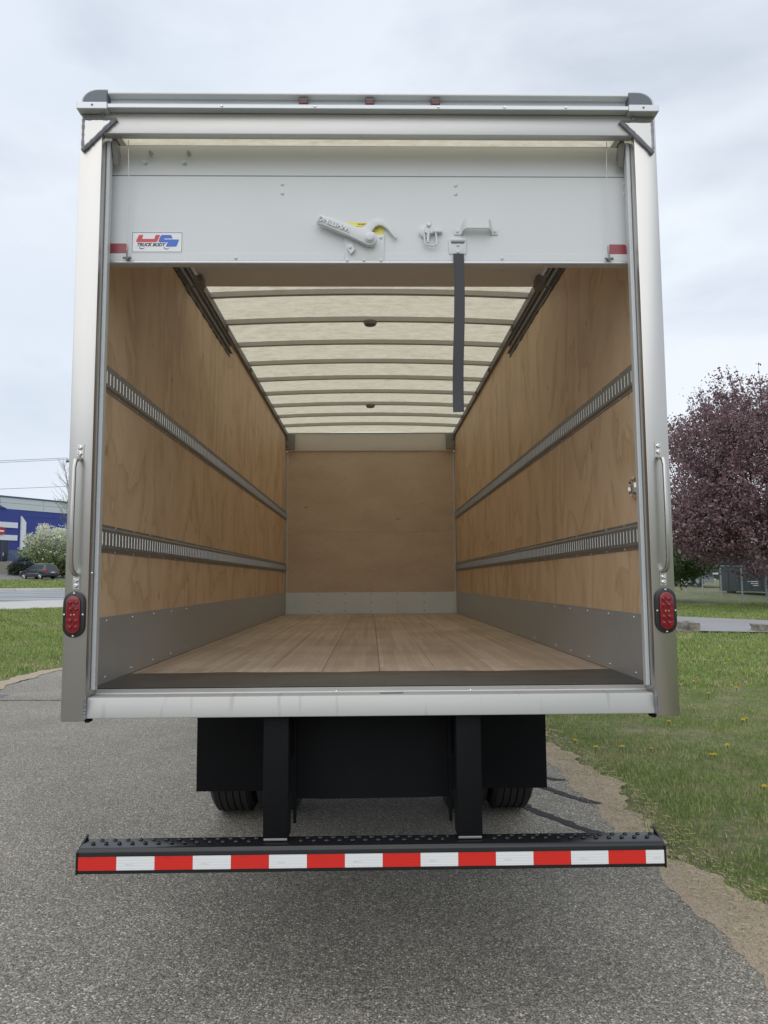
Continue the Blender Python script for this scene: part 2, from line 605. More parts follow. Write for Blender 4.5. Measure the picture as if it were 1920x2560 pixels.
M['lawn'] = mat("lawn_soil", (0.09, 0.11, 0.04), 0.95)
t = NT(M['lawn'])
n1 = t.noise(t.pos(), 1.1, 8, 0.62)
n2 = t.noise(t.pos((1, 1, 1)), 14, 6, 0.7)
c = t.mix((0.080, 0.115, 0.034), (0.135, 0.160, 0.058), n1)
n3 = t.noise(t.pos((1, 1, 1)), 120, 4, 0.7)
bald = t.noise(t.pos(), 1.7, 5, 0.6)
c = t.mix(c, (0.30, 0.245, 0.15), t.ramp(n2, [(0.50, grey(0)), (0.68, grey(0.8))]))
c = t.mix(c, (0.27, 0.22, 0.14), t.ramp(bald, [(0.50, grey(0)), (0.62, grey(0.75))]))
c = t.mix(c, t.ramp(n3, [(0.3, grey(0.45)), (0.68, grey(1.35))]), 0.85, 'MULTIPLY')
t.col(c)
t.bump(n2, 0.5, 0.03)

M['blade'] = mat("grass_blades", (0.1, 0.16, 0.04), 0.6)
t = NT(M['blade'])
at = t("ShaderNodeAttribute", attribute_name="tint")
t.col(t.ramp(at.outputs["Fac"], [(0.0, (0.150, 0.222, 0.055)), (0.35, (0.235, 0.315, 0.088)), (0.62, (0.305, 0.382, 0.122)), (0.80, (0.33, 0.375, 0.13)), (0.90, (0.44, 0.37, 0.22)), (1.0, (0.56, 0.47, 0.31))]))
t.b.inputs["Specular IOR Level"].default_value = 0.25

M['road'] = mat("street_asphalt", (0.11, 0.115, 0.125), 0.4)
t = NT(M['road'])
ROAD_A = math.atan2(0.824, 0.5666)
st = t.noise(t.pos((0.05, 0.75, 1), (0, 0, -ROAD_A)), 1.0, 3, 0.5, 0.2)
t.col(t.ramp(st, [(0.40, (0.115, 0.12, 0.13)), (0.48, (0.16, 0.165, 0.175)), (0.53, (0.38, 0.395, 0.41)), (0.60, (0.34, 0.355, 0.37)), (0.66, (0.15, 0.155, 0.165))]))
M['concrete'] = mat("pale_concrete", (0.5, 0.49, 0.46), 0.9)
t = NT(M['concrete'])
t.col(t.mix((0.40, 0.39, 0.365), (0.58, 0.57, 0.54), t.noise(t.pos((0.5, 2, 2), (0, 0, -ROAD_A)), 1.2, 7, 0.65)))
M['kerb'] = mat("white_kerb_concrete", (0.66, 0.65, 0.62), 0.85)
M['lot'] = mat("parking_lot_asphalt", (0.22, 0.215, 0.205), 0.85)
M['path'] = mat("path_asphalt", (0.3, 0.3, 0.3), 0.85)
t = NT(M['path'])
t.col(t.mix((0.25, 0.25, 0.255), (0.35, 0.35, 0.355), t.noise(t.pos(), 0.8, 8, 0.65)))
M['stone'] = mat("weathered_stone", (0.25, 0.22, 0.19), 0.9)
t = NT(M['stone'])
n1 = t.noise(t.pos(), 5, 6, 0.65)
t.col(t.ramp(n1, [(0.3, (0.10, 0.088, 0.075)), (0.5, (0.22, 0.195, 0.165)), (0.7, (0.34, 0.31, 0.27))]))
t.bump(n1, 0.6, 0.05)
M['bark'] = mat("bark", (0.09, 0.075, 0.062), 0.9)
t = NT(M['bark'])
t.bump(t.noise(t.pos((6, 6, 1)), 4, 5), 0.6, 0.03)
M['twig'] = mat("pale_bark", (0.20, 0.185, 0.15), 0.9)


def leafmat(name, stops, transl=0.25):
    m = mat(name, stops[0][1], 0.55)
    t = NT(m)
    at = t("ShaderNodeAttribute", attribute_name="tint")
    c = t.ramp(at.outputs["Fac"], stops)
    t.col(c)
    t.b.inputs["Specular IOR Level"].default_value = 0.3
    tr = t("ShaderNodeBsdfTranslucent")
    t.l.new(c, tr.inputs["Color"])
    mx = t("ShaderNodeMixShader", Fac=transl)
    t.l.new(t.b.outputs[0], mx.inputs[1])
    t.l.new(tr.outputs[0], mx.inputs[2])
    t.l.new(mx.outputs[0], t.n["Material Output"].inputs["Surface"])
    return m


M['leaf_purple'] = leafmat("purple_leaves", [(0.0, (0.15, 0.088, 0.096)), (0.5, (0.26, 0.165, 0.178)), (0.85, (0.37, 0.265, 0.285)), (1.0, (0.50, 0.42, 0.45))], 0.3)
M['leaf_green'] = leafmat("fresh_green_leaves", [(0.0, (0.045, 0.085, 0.028)), (0.6, (0.095, 0.160, 0.050)), (1.0, (0.16, 0.23, 0.08))])
M['leaf_dark'] = leafmat("dark_evergreen_leaves", [(0.0, (0.028, 0.042, 0.028)), (0.6, (0.055, 0.075, 0.047)), (1.0, (0.09, 0.115, 0.065))], 0.15)
M['leaf_blossom'] = leafmat("white_blossom", [(0.0, (0.11, 0.17, 0.05)), (0.40, (0.20, 0.28, 0.10)), (0.55, (0.55, 0.57, 0.40)), (1.0, (0.82, 0.83, 0.74))], 0.3)

# translucent glass-fibre side skin
M['frp'] = mat("white_fibreglass_skin", (0.8, 0.8, 0.79), 0.35)
t = NT(M['frp'])
tr = t("ShaderNodeBsdfTranslucent")
tr.inputs["Color"].default_value = (0.88, 0.88, 0.86, 1)
mx = t("ShaderNodeMixShader", Fac=0.6)
t.l.new(t.b.outputs[0], mx.inputs[1])
t.l.new(tr.outputs[0], mx.inputs[2])
t.l.new(mx.outputs[0], t.n["Material Output"].inputs["Surface"])

# translucent roof sheet
M['roof'] = mat("translucent_roof_sheet", (0.6, 0.57, 0.46), 0.5)
t = NT(M['roof'])
n1 = t.noise(t.pos((3.5, 8, 1)), 3.0, 9, 0.78, 0.3)
rc = t.ramp(n1, [(0.36, (0.47, 0.42, 0.30)), (0.49, (0.575, 0.525, 0.395)), (0.62, (0.65, 0.605, 0.475))])
tr = t("ShaderNodeBsdfTranslucent")
t.l.new(rc, tr.inputs["Color"])
t.b.inputs["Base Color"].default_value = (0.62, 0.60, 0.50, 1)
mx = t("ShaderNodeMixShader", Fac=0.80)
t.l.new(t.b.outputs[0], mx.inputs[1])
t.l.new(tr.outputs[0], mx.inputs[2])
t.l.new(mx.outputs[0], t.n["Material Output"].inputs["Surface"])


# ------------------------------------------------------------------ terrain
NX, NY = -0.824, 0.5666
EX, EY = 0.5666, 0.824


def sst(a):
    a = np.clip(a, 0, 1)
    return a * a * (3 - 2 * a)


def HT(x, y):
    x = np.asarray(x, dtype=float)
    y = np.asarray(y, dtype=float)
    q = NX * x + NY * y
    h1 = 0.027 * np.maximum(0, q - 12) + 0.018 * np.maximum(0, q - 56) + 0.015 * np.maximum(0, q - 76) - 0.04 * np.maximum(0, q - 98)
    h1 = np.clip(h1, 0, 6) * sst((8 - x) / 22)
    h2 = 0.027 * np.clip(y - 16.6, 0, 60) * sst((x - 3) / 5)
    return h1 + h2


def h(x, y):
    return float(HT(x, y))


def grid_sheet(name, xs, ys, off, m, warp=None):
    X, Y = np.meshgrid(xs, ys)
    if warp:
        X, Y = warp(X, Y)
    Z = HT(X, Y) + off
    V = np.stack([X.ravel(), Y.ravel(), Z.ravel()], 1)
    nx, ny = len(xs), len(ys)
    i = np.arange(nx * ny).reshape(ny, nx)
    F = np.stack([i[:-1, :-1].ravel(), i[:-1, 1:].ravel(), i[1:, 1:].ravel(), i[1:, :-1].ravel()], 1)
    return struct(np_mesh(name, V, F, m, smooth=True))


far = np.array([-900, -600, -400, -250, -170, -130, -105])
xs = np.concatenate([far, np.arange(-90, 60, 1.5), np.array([60, 75, 100, 140, 200, 300, 500, 900])])
ys = np.concatenate([np.array([-900, -500, -250, -120, -60, -30, -15]), np.arange(-9, 120, 1.5), np.array([120, 135, 160, 200, 300, 500, 900])])
ground = grid_sheet("ground", xs, ys, -0.03, M['lawn'])


def jag(t, amp, f, seed):
    return amp * (np.sin(t * f + seed) * 0.5 + np.sin(t * f * 2.7 + seed * 2.1) * 0.3 + np.sin(t * f * 6.1 + seed * 3.7) * 0.2 + np.sin(t * f * 15.3 + seed) * 0.12)


# asphalt driveway
def warp_drive(X, Y):
    X = X.copy()
    X[:, 0] += jag(Y[:, 0], 0.12, 1.3, 1.0)
    X[:, -1] += 0.10
    return X, Y


driveway = grid_sheet("driveway", np.linspace(-6.15, 1.66, 14), np.concatenate([np.arange(-60, -2, 2.0), np.arange(-2, 16, 0.08), np.arange(16, 42, 1.0)]), 0.0, M['asphalt'], warp_drive)
# dirt verge at the right edge of the asphalt, and the thin one on the left
def warp_dirt(X, Y):
    f = (X - X.min()) / (X.max() - X.min())
    t_ = Y
    a = 1.655 + jag(t_, 0.040, 6.0, 4.0)
    b = 1.96 + jag(t_, 0.16, 2.1, 0.5)
    return a + (b - a) * f, Y


dirt_r = grid_sheet("dirt_verge", np.linspace(0, 1, 7), np.arange(-6, 11, 0.03), 0.002, M['dirt'], warp_dirt)
def warp_dirt_l(X, Y):
    f = (X - X.min()) / (X.max() - X.min())
    a = -6.50 + jag(Y, 0.25, 1.1, 7.0) + 0.02 * (Y - 10)
    b = -6.05 + jag(Y, 0.14, 1.5, 1.0)
    return a + (b - a) * f, Y


dirt_l = grid_sheet("dirt_verge", np.linspace(0, 1, 5), np.arange(3, 16, 0.12), 0.008, M['dirt'], warp_dirt_l)


def ribbon(name, pts, w, z, m, parent):
    P = [Vector((x, y, 0)) for x, y in pts]
    mb = MB()
    vs, fs = [], []
    for i, p in enumerate(P):
        d = (P[min(i + 1, len(P) - 1)] - P[max(i - 1, 0)]).normalized()
        n = Vector((-d.y, d.x, 0))
        ww = w * random.uniform(0.75, 1.2)
        vs += [p + n * ww / 2 + Vector((0, 0, z)), p - n * ww / 2 + Vector((0, 0, z))]
    for i in range(len(P) - 1):
        fs.append((2 * i, 2 * i + 1, 2 * i + 3, 2 * i + 2))
    mb.add(vs, fs)
    return mb.build(name, m, parent, smooth=0)


def wiggle(pts, n=6, amp=0.012):
    out = []
    for a, b in zip(pts, pts[1:]):
        for k in range(n):
            f = k / n
            out.append((a[0] + (b[0] - a[0]) * f + random.uniform(-amp, amp), a[1] + (b[1] - a[1]) * f + random.uniform(-amp, amp)))
    out.append(pts[-1])
    return out


W[driveway.name] = Vector(driveway.location)
ribbon("tar_strip", wiggle([(1.05, 3.15), (1.10, 3.05), (1.164, 2.735), (1.208, 2.636), (1.331, 2.43), (1.46, 2.205), (1.66, 2.03)]), 0.075, 0.004, M['tar'], driveway)
ribbon("tar_strip", wiggle([(1.2, 3.55), (1.458, 3.206), (1.591, 2.977), (1.72, 2.80)]), 0.075, 0.004, M['tar'], driveway)
ribbon("tar_strip", wiggle([(1.3, 3.75), (1.538, 3.534), (1.63, 3.48)]), 0.055, 0.004, M['tar'], driveway)
ribbon("tar_strip", wiggle([(-6.1, 8.19), (-4.5, 8.12), (-1.0, 8.0)], 14, 0.012), 0.035, 0.004, M['tar'], driveway)
MB().add([(-6.4, 8.36, 0.003), (-5.52, 8.36, 0.003), (-5.55, 8.74, 0.003), (-6.4, 8.76, 0.003)], [(0, 1, 2, 3)]).build("asphalt_patch", M['patch'], driveway, smooth=0)


def road_band(name, q0, q1, off, m, e0=-90, e1=150, jagamp=0.0):
    es = np.arange(e0, e1, 2.0)
    V, F = [], []
    nq = 6
    for e in es:
        for k in range(nq):
            q = q0 + (q1 - q0) * k / (nq - 1)
            if jagamp and k in (0, nq - 1):
                q += float(jag(np.array(e), jagamp, 0.7, k))
            x, y = EX * e + NX * q, EY * e + NY * q
            V.append((x, y, h(x, y) + off))
    for i in range(len(es) - 1):
        for k in range(nq - 1):
            a = i * nq + k
            F.append((a, a + nq, a + nq + 1, a + 1))
    return struct(np_mesh(name, V, F, m, smooth=True))


road_band("pavement", 31.1, 37.8, 0.03, M['concrete'], jagamp=0.2)
road_band("road", 37.6, 54.0, 0.015, M['road'])
kb = MB()
for e in np.arange(-90, 150, 4.0):
    pts = []
    for ee in (e + 0.03, e + 3.97):
        for q in (54.0, 54.6):
            x, y = EX * ee + NX * q, EY * ee + NY * q
            pts.append((x, y, h(x, y)))
    vs = [(p[0], p[1], p[2] - 0.05) for p in pts] + [(p[0], p[1], p[2] + 0.17) for p in pts]
    kb.add(vs, [(0, 1, 3, 2), (4, 6, 7, 5), (0, 4, 5, 1), (2, 3, 7, 6), (0, 2, 6, 4), (1, 5, 7, 3)])
struct(kb.build("kerb", M['kerb'], smooth=0))
road_band("parking_lot", 75.8, 91.5, 0.03, M['lot'])
struct(np_mesh("footpath", [(p[0], p[1], h(p[0], p[1]) + 0.04) for p in
       [(8.2, 20.4), (9.43, 20.0), (11.78, 19.3), (15, 18.4), (30, 14.5), (30, 17.5), (17, 21.5), (14.21, 23.6), (11.78, 25.7), (8.0, 28.2), (8.0, 24)]],
       [(0, 1, 2, 8, 10), (10, 8, 9, 9, 9)][:1] and [(0, 1, 8, 10), (1, 2, 7, 8), (2, 3, 6, 7), (3, 4, 5, 6), (10, 8, 9, 10)][:4], M['path']))

# ================================================================== BOX TRUCK
truck = thing("box_truck", "white box truck seen from behind, roll-up door open on an empty plywood-lined body", "truck", (0, 3.7, 0))
WI, LN, ZF = 1.1965, 7.49, 1.25


def P_(mb, name, m, bevel=0.0, parent=None, label=None, smooth=0.6, seg=1):
    return mb.build(name, m, parent or truck, bevel, seg, smooth, label)


# ---- rear frame
for sx in (-1, 1):
    x0, x1 = sorted((sx * 1.127, sx * 1.222))
    post = P_(MB().box(x0, x1, 0.0, 0.12, 1.155, 3.668), "corner_post", M['stainless'], 0.005, seg=2)
    # welded corner gusset
    g = [(sx * 1.205, 3.642), (sx * 1.070, 3.642), (sx * 1.205, 3.504)]
    gp = P_(MB().prism(g, 'y', -0.007, -0.0005), "gusset_plate", M['stainless'], 0.001)
    wb = MB()
    for a, b, r in ((g[0], g[1], .0062), (g[1], g[2], .0088), (g[2], g[0], .0062)):
        path = []
        for k in range(19):
            f = k / 18
            path.append((a[0] + (b[0] - a[0]) * f, -0.005, a[1] + (b[1] - a[1]) * f))
        wb.tube(path, [r * random.uniform(0.85, 1.25) for _ in path], 6)
    P_(wb, "weld_bead", M['weld'], parent=gp)
    wb = MB().tube([(sx * 1.127, -0.001, z) for z in np.linspace(3.65, 3.676, 6)], [.006 * random.uniform(.8, 1.2) for _ in range(6)], 6)
    P_(wb, "weld_bead", M['weld'], parent=post)
    wb = MB()
    wb.tube([(sx * 1.127, -0.001, z) for z in np.linspace(1.165, 1.245, 16)], [.0065 * random.uniform(.75, 1.25) for _ in range(16)], 6)
    P_(wb, "weld_bead", M['weld'], parent=post)
    # vertical door guide
    a, b = sorted((sx * 1.110, sx * 1.1265))
    P_(MB().box(a, b, 0.05, 0.085, 1.268, 3.5825), "door_guide", M['galv'], 0.003)
    # dark curved track bracket just under the header
    P_(MB().prism([(0.048, 3.582), (0.10, 3.582), (0.115, 3.55), (0.10, 3.50), (0.088, 3.49)], 'x', *sorted((sx * 1.086, sx * 1.1085))), "track_bracket", M['rail'], 0.003)
    # cast corner caps of the roof
    arc = [(sx * 1.100, 3.700), (sx * 1.100, 3.757)]
    for k in range(9):
        tt = math.pi / 2 * k / 8
        arc.append((sx * (1.135 + 0.070 * math.sin(tt)), 3.702 + 0.055 * math.cos(tt)))
    cap = P_(MB().prism(arc, 'y', -0.030, 0.12), "roof_corner_cap", M['castgrey'], 0.004)
    P_(MB().tube([(p[0], -.026, p[1]) for p in arc[1:]], .0045, 6), "cap_rim", M['alu'], parent=cap)
    P_(MB().box(*sorted((sx * 1.098, sx * 1.226)), -0.036, 0.06, 3.669, 3.701), "cap_band", M['alu'], 0.003, parent=cap)
    P_(MB().dome((sx * 1.16, -0.0362, 3.686), .005, .003), "rivet", M['dark'], parent=cap)
    # bottom stub
    P_(MB().box(*sorted((sx * 1.112, sx * 1.128)), 0.004, 0.05, 1.150, 1.163), "rubber_stub", M['blackm'], 0.002)

P_(MB().box(-1.1265, 1.1265, 0.0005, 0.042, 3.583, 3.674), "header_beam", M['stainless_h'], 0.004, seg=2)
led = P_(MB().box(-1.097, 1.097, -0.034, 0.05, 3.675, 3.694), "drip_rail", M['alu'], 0.002)
mb = MB()
for x in (-.62, -.23, .29, .57, .83):
    mb.dome((x, -.0342, 3.685), .006, .004)
stuff(P_(mb, "rail_screws", M['chrome'], parent=led))
P_(MB().box(-1.097, 1.097, 0.002, 0.05, 3.6945, 3.7365), "roof_fascia", M['alu'], 0.0)
P_(MB().box(-1.097, 1.097, -0.033, 0.06, 3.737, 3.746), "roof_lip", M['white_skin'], 0.002)
for x in (-0.28, 0.0, 0.28):
    ml = P_(MB().box(x - .0185, x + .0185, -0.020, 0.0015, 3.722, 3.7365), "marker_light", M['dark'], 0.002)
    P_(MB().box(x - .0185, x + .0185, -0.024, 0.0015, 3.704, 3.7215), "lens", M['marker_lens'], 0.003, parent=ml)

# ---- rear sill
sill = MB().prism([(0.0, 1.166), (0.018, 1.245), (0.105, 1.245), (0.105, 1.166)], 'x', -1.1265, 1.1265)
P_(sill, "rear_sill", M['sill'], 0.005, seg=2)
P_(MB().box(-1.1932, 1.1932, 0.1055, 0.228, 1.20, 1.2490), "sill_plate", M['galv'], 0.002)
mb = MB()
mb.box(0.03, 0.125, 0.058, 0.072, 1.2445, 1.2462)
P_(mb, "drain_slot", M['blackm'])
for x in (-.147, .405):
    P_(MB().dome((x, .12, 1.249), .006, .004, 'z', 1), "bolt", M['chrome'])
# tread plate threshold with a slightly wavy back edge
xs_ = np.linspace(-WI + .005, WI - .005, 40)
V, F = [], []
for i, x in enumerate(xs_):
    yb = 0.735 + 0.012 * math.sin(x * 7) + 0.008 * math.sin(x * 17 + 1)
    for y, z in ((0.2285, 1.2515), (0.35, 1.2525), (0.55, 1.2525), (yb, 1.2530), (yb + .001, 1.2500)):
        V.append((x, y, z))
for i in range(len(xs_) - 1):
    for k in range(4):
        a = i * 5 + k
        F.append((a, a + 5, a + 6, a + 1))
np_mesh("threshold_plate", V, F, M['diamond'], truck)

# ---- floor
seams = [-1.1932, -1.085, -0.80, -0.523, -0.25, 0.039, 0.322, 0.605, 0.888, 1.1932]
pl0 = None
for a, b in zip(seams, seams[1:]):
    P_(MB().box(a + .0012, b - .0012, 0.60, LN, 1.212, 1.25), "floor_plank", M['plank'], 0.0012, smooth=0)
P_(MB().box(-1.19, 1.19, 0.12, LN, 1.195, 1.211), "floor_underside", M['blackm'])
for k in range(16):
    y = 0.5 + k * 0.46
    P_(MB().box(-1.18, 1.18, y, y + .05, 1.115, 1.1945), "cross_member", M['blackm'])

# ---- side walls
for sx in (-1, 1):
    def bx(a, b, y0, y1, z0, z1):
        p, q = sorted((sx * a, sx * b))
        return MB().box(p, q, y0, y1, z0, z1)
    sk = MB().add([(sx * 1.2165, 0.1205, 1.16), (sx * 1.2165, 7.60, 1.16), (sx * 1.2165, 7.60, 3.70), (sx * 1.2165, 0.1205, 3.70)], [(0, 1, 2, 3)])
    P_(sk, "side_skin", M['frp'], smooth=0)
    ycuts = [0.125, 2.215, 4.655, LN]
    for y0, y1 in zip(ycuts, ycuts[1:]):
        for za, zb in ((1.25, 1.842), (1.942, 2.567), (2.667, 3.735)):
            P_(bx(WI, 1.212, y0 + .001, y1 - .001, za, zb), "plywood_panel", M['ply_side'], 0.0, smooth=0)
        kp = P_(bx(WI - .003, WI - .0003, y0 + .001, y1 - .001, 1.252, 1.5447), "kick_plate", M['kick'], 0.0)
        mb = MB()
        for y in np.arange(y0 + .28, y1, .365):
            for z in (1.277, 1.526):
                mb.dome((sx * (WI - .003), y, z), .0050, .0035, 'x', -sx, 8)
        stuff(P_(mb, "rivets", M['chrome'], parent=kp))
    P_(bx(1.1938, 1.2155, 0.1205, LN, 1.15, 1.2495), "bottom_rail", M['blackm'])  # unseen dark filler, added to block light leaking in between floor and wall
    # slotted cargo rails
    for zlo in (1.8303, 2.5579 - .003):
        zhi = zlo + 0.124
        xf, xb = sx * (WI - .0125), sx * (WI - .0108)
        mb = MB()
        y0, y1 = 0.13, LN - .01
        s0, s1 = zlo + .0335, zlo + .0895
        def quad(y_a, z_a, x_a, y_b, z_b, x_b):
            mb.add([(x_a, y_a, z_a), (x_a, y_b, z_a), (x_b, y_b, z_b), (x_b, y_a, z_b)], [(0, 1, 2, 3)])
        # flanges and sloping webs along the whole length
        xl = sx * (WI - .0035)
        quad(y0, zlo, xl, y1, zlo + .012, xl)
        quad(y0, zlo + .012, xl, y1, zlo + .020, xf)
        quad(y0, zlo + .020, xf, y1, s0, xf)
        quad(y0, s1, xf, y1, zhi - .020, xf)
        quad(y0, zhi - .020, xf, y1, zhi - .012, xl)
        quad(y0, zhi - .012, xl, y1, zhi, xl)
        quad(y0, zhi, xl, y1, zhi, sx * WI)
        quad(y0, zlo, xl, y1, zlo, sx * WI)
        quad(y0, s0, xf, y1, s0, xb)
        quad(y0, s1, xf, y1, s1, xb)
        pit, sw = 0.0445, 0.0165
        y = y0
        while y + pit < y1:
            quad(y, s0, xf, y + pit - sw, s1, xf)
            for yy in (y, y + pit - sw):
                mb.add([(xf, yy, s0), (xb, yy, s0), (xb, yy, s1), (xf, yy, s1)], [(0, 1, 2, 3)])
            y += pit
        quad(y, s0, xf, y1, s1, xf)
        rl = P_(mb, "cargo_rail", M['rail'], smooth=0)
        mb = MB()
        for y in np.arange(0.22, LN - .1, .27):
            for z in (zlo + .006, zhi - .006):
                mb.dome((xl, y, z), .005, .003, 'x', -sx, 6)
        stuff(P_(mb, "rail_rivets", M['galv'], parent=rl))
    # top rail and roll-up door track along the wall
    P_(bx(1.168, 1.2055, 0.1205, LN, 3.737, 3.80), "roof_rail", M['dark'], 0.002)
    P_(bx(1.2065, 1.2225, 0.1205, 7.60, 3.7005, 3.757), "roof_edge_rail", M['alu'], 0.004)
    tr = MB().prism([(sx * 1.1955, 3.600), (sx * 1.1955, 3.70), (sx * 1.168, 3.70), (sx * 1.168, 3.695), (sx * 1.190, 3.695), (sx * 1.190, 3.635), (sx * 1.168, 3.635), (sx * 1.168, 3.628), (sx * 1.190, 3.628), (sx * 1.190, 3.600)], 'y', 0.22, 3.20)
    tk = P_(tr, "door_track", M['dark'])
    path = [(sx * 1.193, y, 3.601 + random.uniform(-.006, .003)) for y in np.arange(0.7, 3.25, .05)]
    P_(MB().tube(path, [random.uniform(.002, .008) for _ in path], 6), "sealant_bead", M['sealant'], parent=tk)
    # roller bracket at the end of the door
    mb = MB()
    mb.prism([(1.60, 3.645), (1.60, 3.60), (1.64, 3.585), (1.70, 3.585), (1.70, 3.645)], 'x', *sorted((sx * 1.07, sx * 1.125)))
    mb.tube([(sx * 1.06, 1.665, 3.594), (sx * 1.18, 1.665, 3.594)], .007, 8)
    P_(mb, "roller_bracket", M['dark'], 0.002)
    # small spring clips on the roof rail
    for y in (2.9, 4.1, 5.0, 6.2):
        P_(bx(1.150, 1.168, y, y + .04, 3.735, 3.765), "rail_clip", M['dark'])
P_(MB().lathe([(.030, 0), (.030, -.018), (.038, -.026), (.048, -.016), (.048, 0)], (1.1965, 0.315, 2.11), 'x', 20), "tie_ring", M['chrome'])

# ---- front wall of the cargo body
ZS = 2.391
for z0, z1 in ((1.5452, ZS - .0008), (ZS + .0008, 3.545)):
    pb = P_(MB().box(-WI + .022, WI - .022, LN - .012, LN, z0, z1), "plywood_panel", M['ply_front'], 0.0, smooth=0)
    mb = MB()
    for x in (-1.13, -.74, -.37, 0, .37, .74, 1.13):
        for z in np.linspace(z0 + .05, z1 - .05, 4):
            mb.dome((x + random.uniform(-.01, .01), LN - .0122, z + random.uniform(-.01, .01)), .006, .001)
    stuff(P_(mb, "screw_heads", M['dark'], parent=pb))
fk = P_(MB().box(-WI + .022, WI - .022, LN - .018, LN - .0125, 1.2505, 1.545), "kick_plate", M['galv_pale'], 0.0, label="pale galvanised kick plate across the front wall")
mb = MB()
for x in (-.74, -.37, 0, .37, .74):
    for z in (1.285, 1.40, 1.52):
        mb.dome((x, LN - .0182, z), .008, .003)
stuff(P_(mb, "rivets", M['dark'], parent=fk))
for sx in (-1, 1):
    P_(MB().box(*sorted((sx * (WI - .056), sx * (WI - .004))), LN - .040, LN - .0185, 1.2505, 1.55), "corner_trim", M['slotwhite'], 0.002, label="white corner trim")
    P_(MB().box(*sorted((sx * (WI - .030), sx * (WI - .003))), LN - .035, LN - .013, 1.551, 3.53), "corner_angle", M['galv'], 0.002)
P_(MB().box(-WI + .001, WI - .001, 7.565, 7.60, 1.16, 3.75), "front_skin", M['white_skin'])
hd = MB().prism([(7.47, 3.538), (7.45, 3.545), (7.43, 3.60), (7.42, 3.70), (7.40, 3.779), (7.47, 3.779)], 'x', -WI + .001, WI - .001)
hd = P_(hd, "front_header", M['header'], 0.0)
P_(MB().box(-WI + .001, WI - .001, 7.39, 7.47, 3.7795, 3.793), "header_trim", M['alu_dark'], 0.002)
for sx in (-1, 1):
    q = P_(MB().box(*sorted((sx * (WI - .13), sx * (WI - .003))), 7.36, 7.40, 3.552, 3.775), "header_gusset", M['rail'], 0.003)
    for z in (3.60, 3.70):
        P_(MB().lathe([(.018, 0), (.018, -.012), (.010, -.016)], (sx * (WI - .03), 7.36, z), 'y', 10), "bolt", M['dark'], parent=q)

# ---- roof: bows and translucent sheet
def camber(x):
    return 0.030 * (1 - (x / WI) ** 2) - 0.030
for k in range(13):
    y = 0.60 + 0.575 * k
    if y > 7.3:
        break
    mb = MB()
    n = 18
    vs = []
    fs = []
    for i in range(n + 1):
        x = -1.175 + 2.35 * i / n
        z = 3.803 + camber(x)
        vs += [(x, y - .019, z), (x, y + .019, z), (x, y + .019, z + .037), (x, y - .019, z + .037)]
    for i in range(n):
        a = i * 4
        for j in range(4):
            fs.append((a + j, a + (j + 1) % 4, a + 4 + (j + 1) % 4, a + 4 + j))
    fs += [(0, 1, 2, 3), (n * 4, n * 4 + 3, n * 4 + 2, n * 4 + 1)]
    mb.add(vs, fs)
    P_(mb, "roof_bow", M['alu_dark'])
n = 18
V, F = [], []
ysr = [0.051, 0.30] + [0.6 + .575 * k for k in range(12)] + [7.58]
for y in ysr:
    for i in range(n + 1):
        x = -1.20 + 2.40 * i / n
        z = 3.841 + camber(x)
        if y < 0.1:
            z = 3.752
        elif y < 0.5:
            z = 3.80 + camber(x)
        V.append((x, y, z))
for j in range(len(ysr) - 1):
    for i in range(n):
        a = j * (n + 1) + i
        F.append((a, a + 1, a + n + 2, a + n + 1))
np_mesh("roof_sheet", V, F, M['roof'], truck, smooth=True)
for y in (2.90, 5.775):
    P_(MB().lathe([(.055, 0), (.055, -.012), (.045, -.030), (.02, -.034)], (0, y, 3.803), 'z', 20), "dome_light", M['dark'])

# ---- roll-up door, open
door = P_(MB().box(-1.148, 1.148, 0.120, 0.150, 3.079, 3.463), "roll_up_door", [M['white']], 0.002)


def D_(mb, name, m, bevel=0.0, label=None, smooth=0.6, seg=1):
    return mb.build(name, m, door, bevel, seg, smooth, label)


D_(MB().box(-1.148, 1.148, 0.112, 0.158, 3.0655, 3.0785), "bottom_rail", M['alu'], 0.003)
D_(MB().box(-1.147, 1.147, 0.1165, 0.1195, 3.0795, 3.111), "bottom_strip", M['white'], 0.001)
D_(MB().box(-1.147, 1.147, 0.124, 0.150, 3.4635, 3.4685), "panel_joint", M['dark'])
# second section, bending back into the track, and the flat ones behind it
sec = [(0.1235, 3.469), (0.138, 3.52), (0.158, 3.575), (0.184, 3.625), (0.205, 3.652)]
back = [(p[0] + .027, p[1] - .012) for p in sec]
D_(MB().prism(sec + back[::-1], 'x', -1.147, 1.147), "door_panel", M['white'])
for k in range(4):
    y0 = 0.235 + k * 0.395
    D_(MB().prism([(y0, 3.652), (y0 + .391, 3.6525), (y0 + .391, 3.676), (y0, 3.676)], 'x', -1.10, 1.10), "door_panel", [M['panelgrey']], 0.001)
for x, y, z in ((-.968, .146, 3.586), (-.801, .146, 3.586), (-.987, .131, 3.531), (-.816, .131, 3.531)):
    mb = MB().lathe([(.011, 0), (.011, -.006), (.007, -.006), (.007, -.022), (.001, -.023)], (x, y + .012, z), 'y', 6)
    D_(mb, "bolt", M['galv'])
mb = MB()
for x, z in ((-.383, 3.427), (-.383, 3.385), (.376, 3.424), (.376, 3.384), (1.122, 3.433), (1.122, 3.386), (-1.128, 3.43), (-1.128, 3.386)):
    mb.dome((x, .1198, z), .0085, .005, n=10)
for x in (-.581, .573):
    mb.dome((x, .1163, 3.090), .008, .005, n=10)
for z in (3.10, 3.14):
    mb.dome((1.128, .1163 if z < 3.11 else .1198, z), .008, .005, n=10)
stuff(D_(mb, "rivets", M['white']))
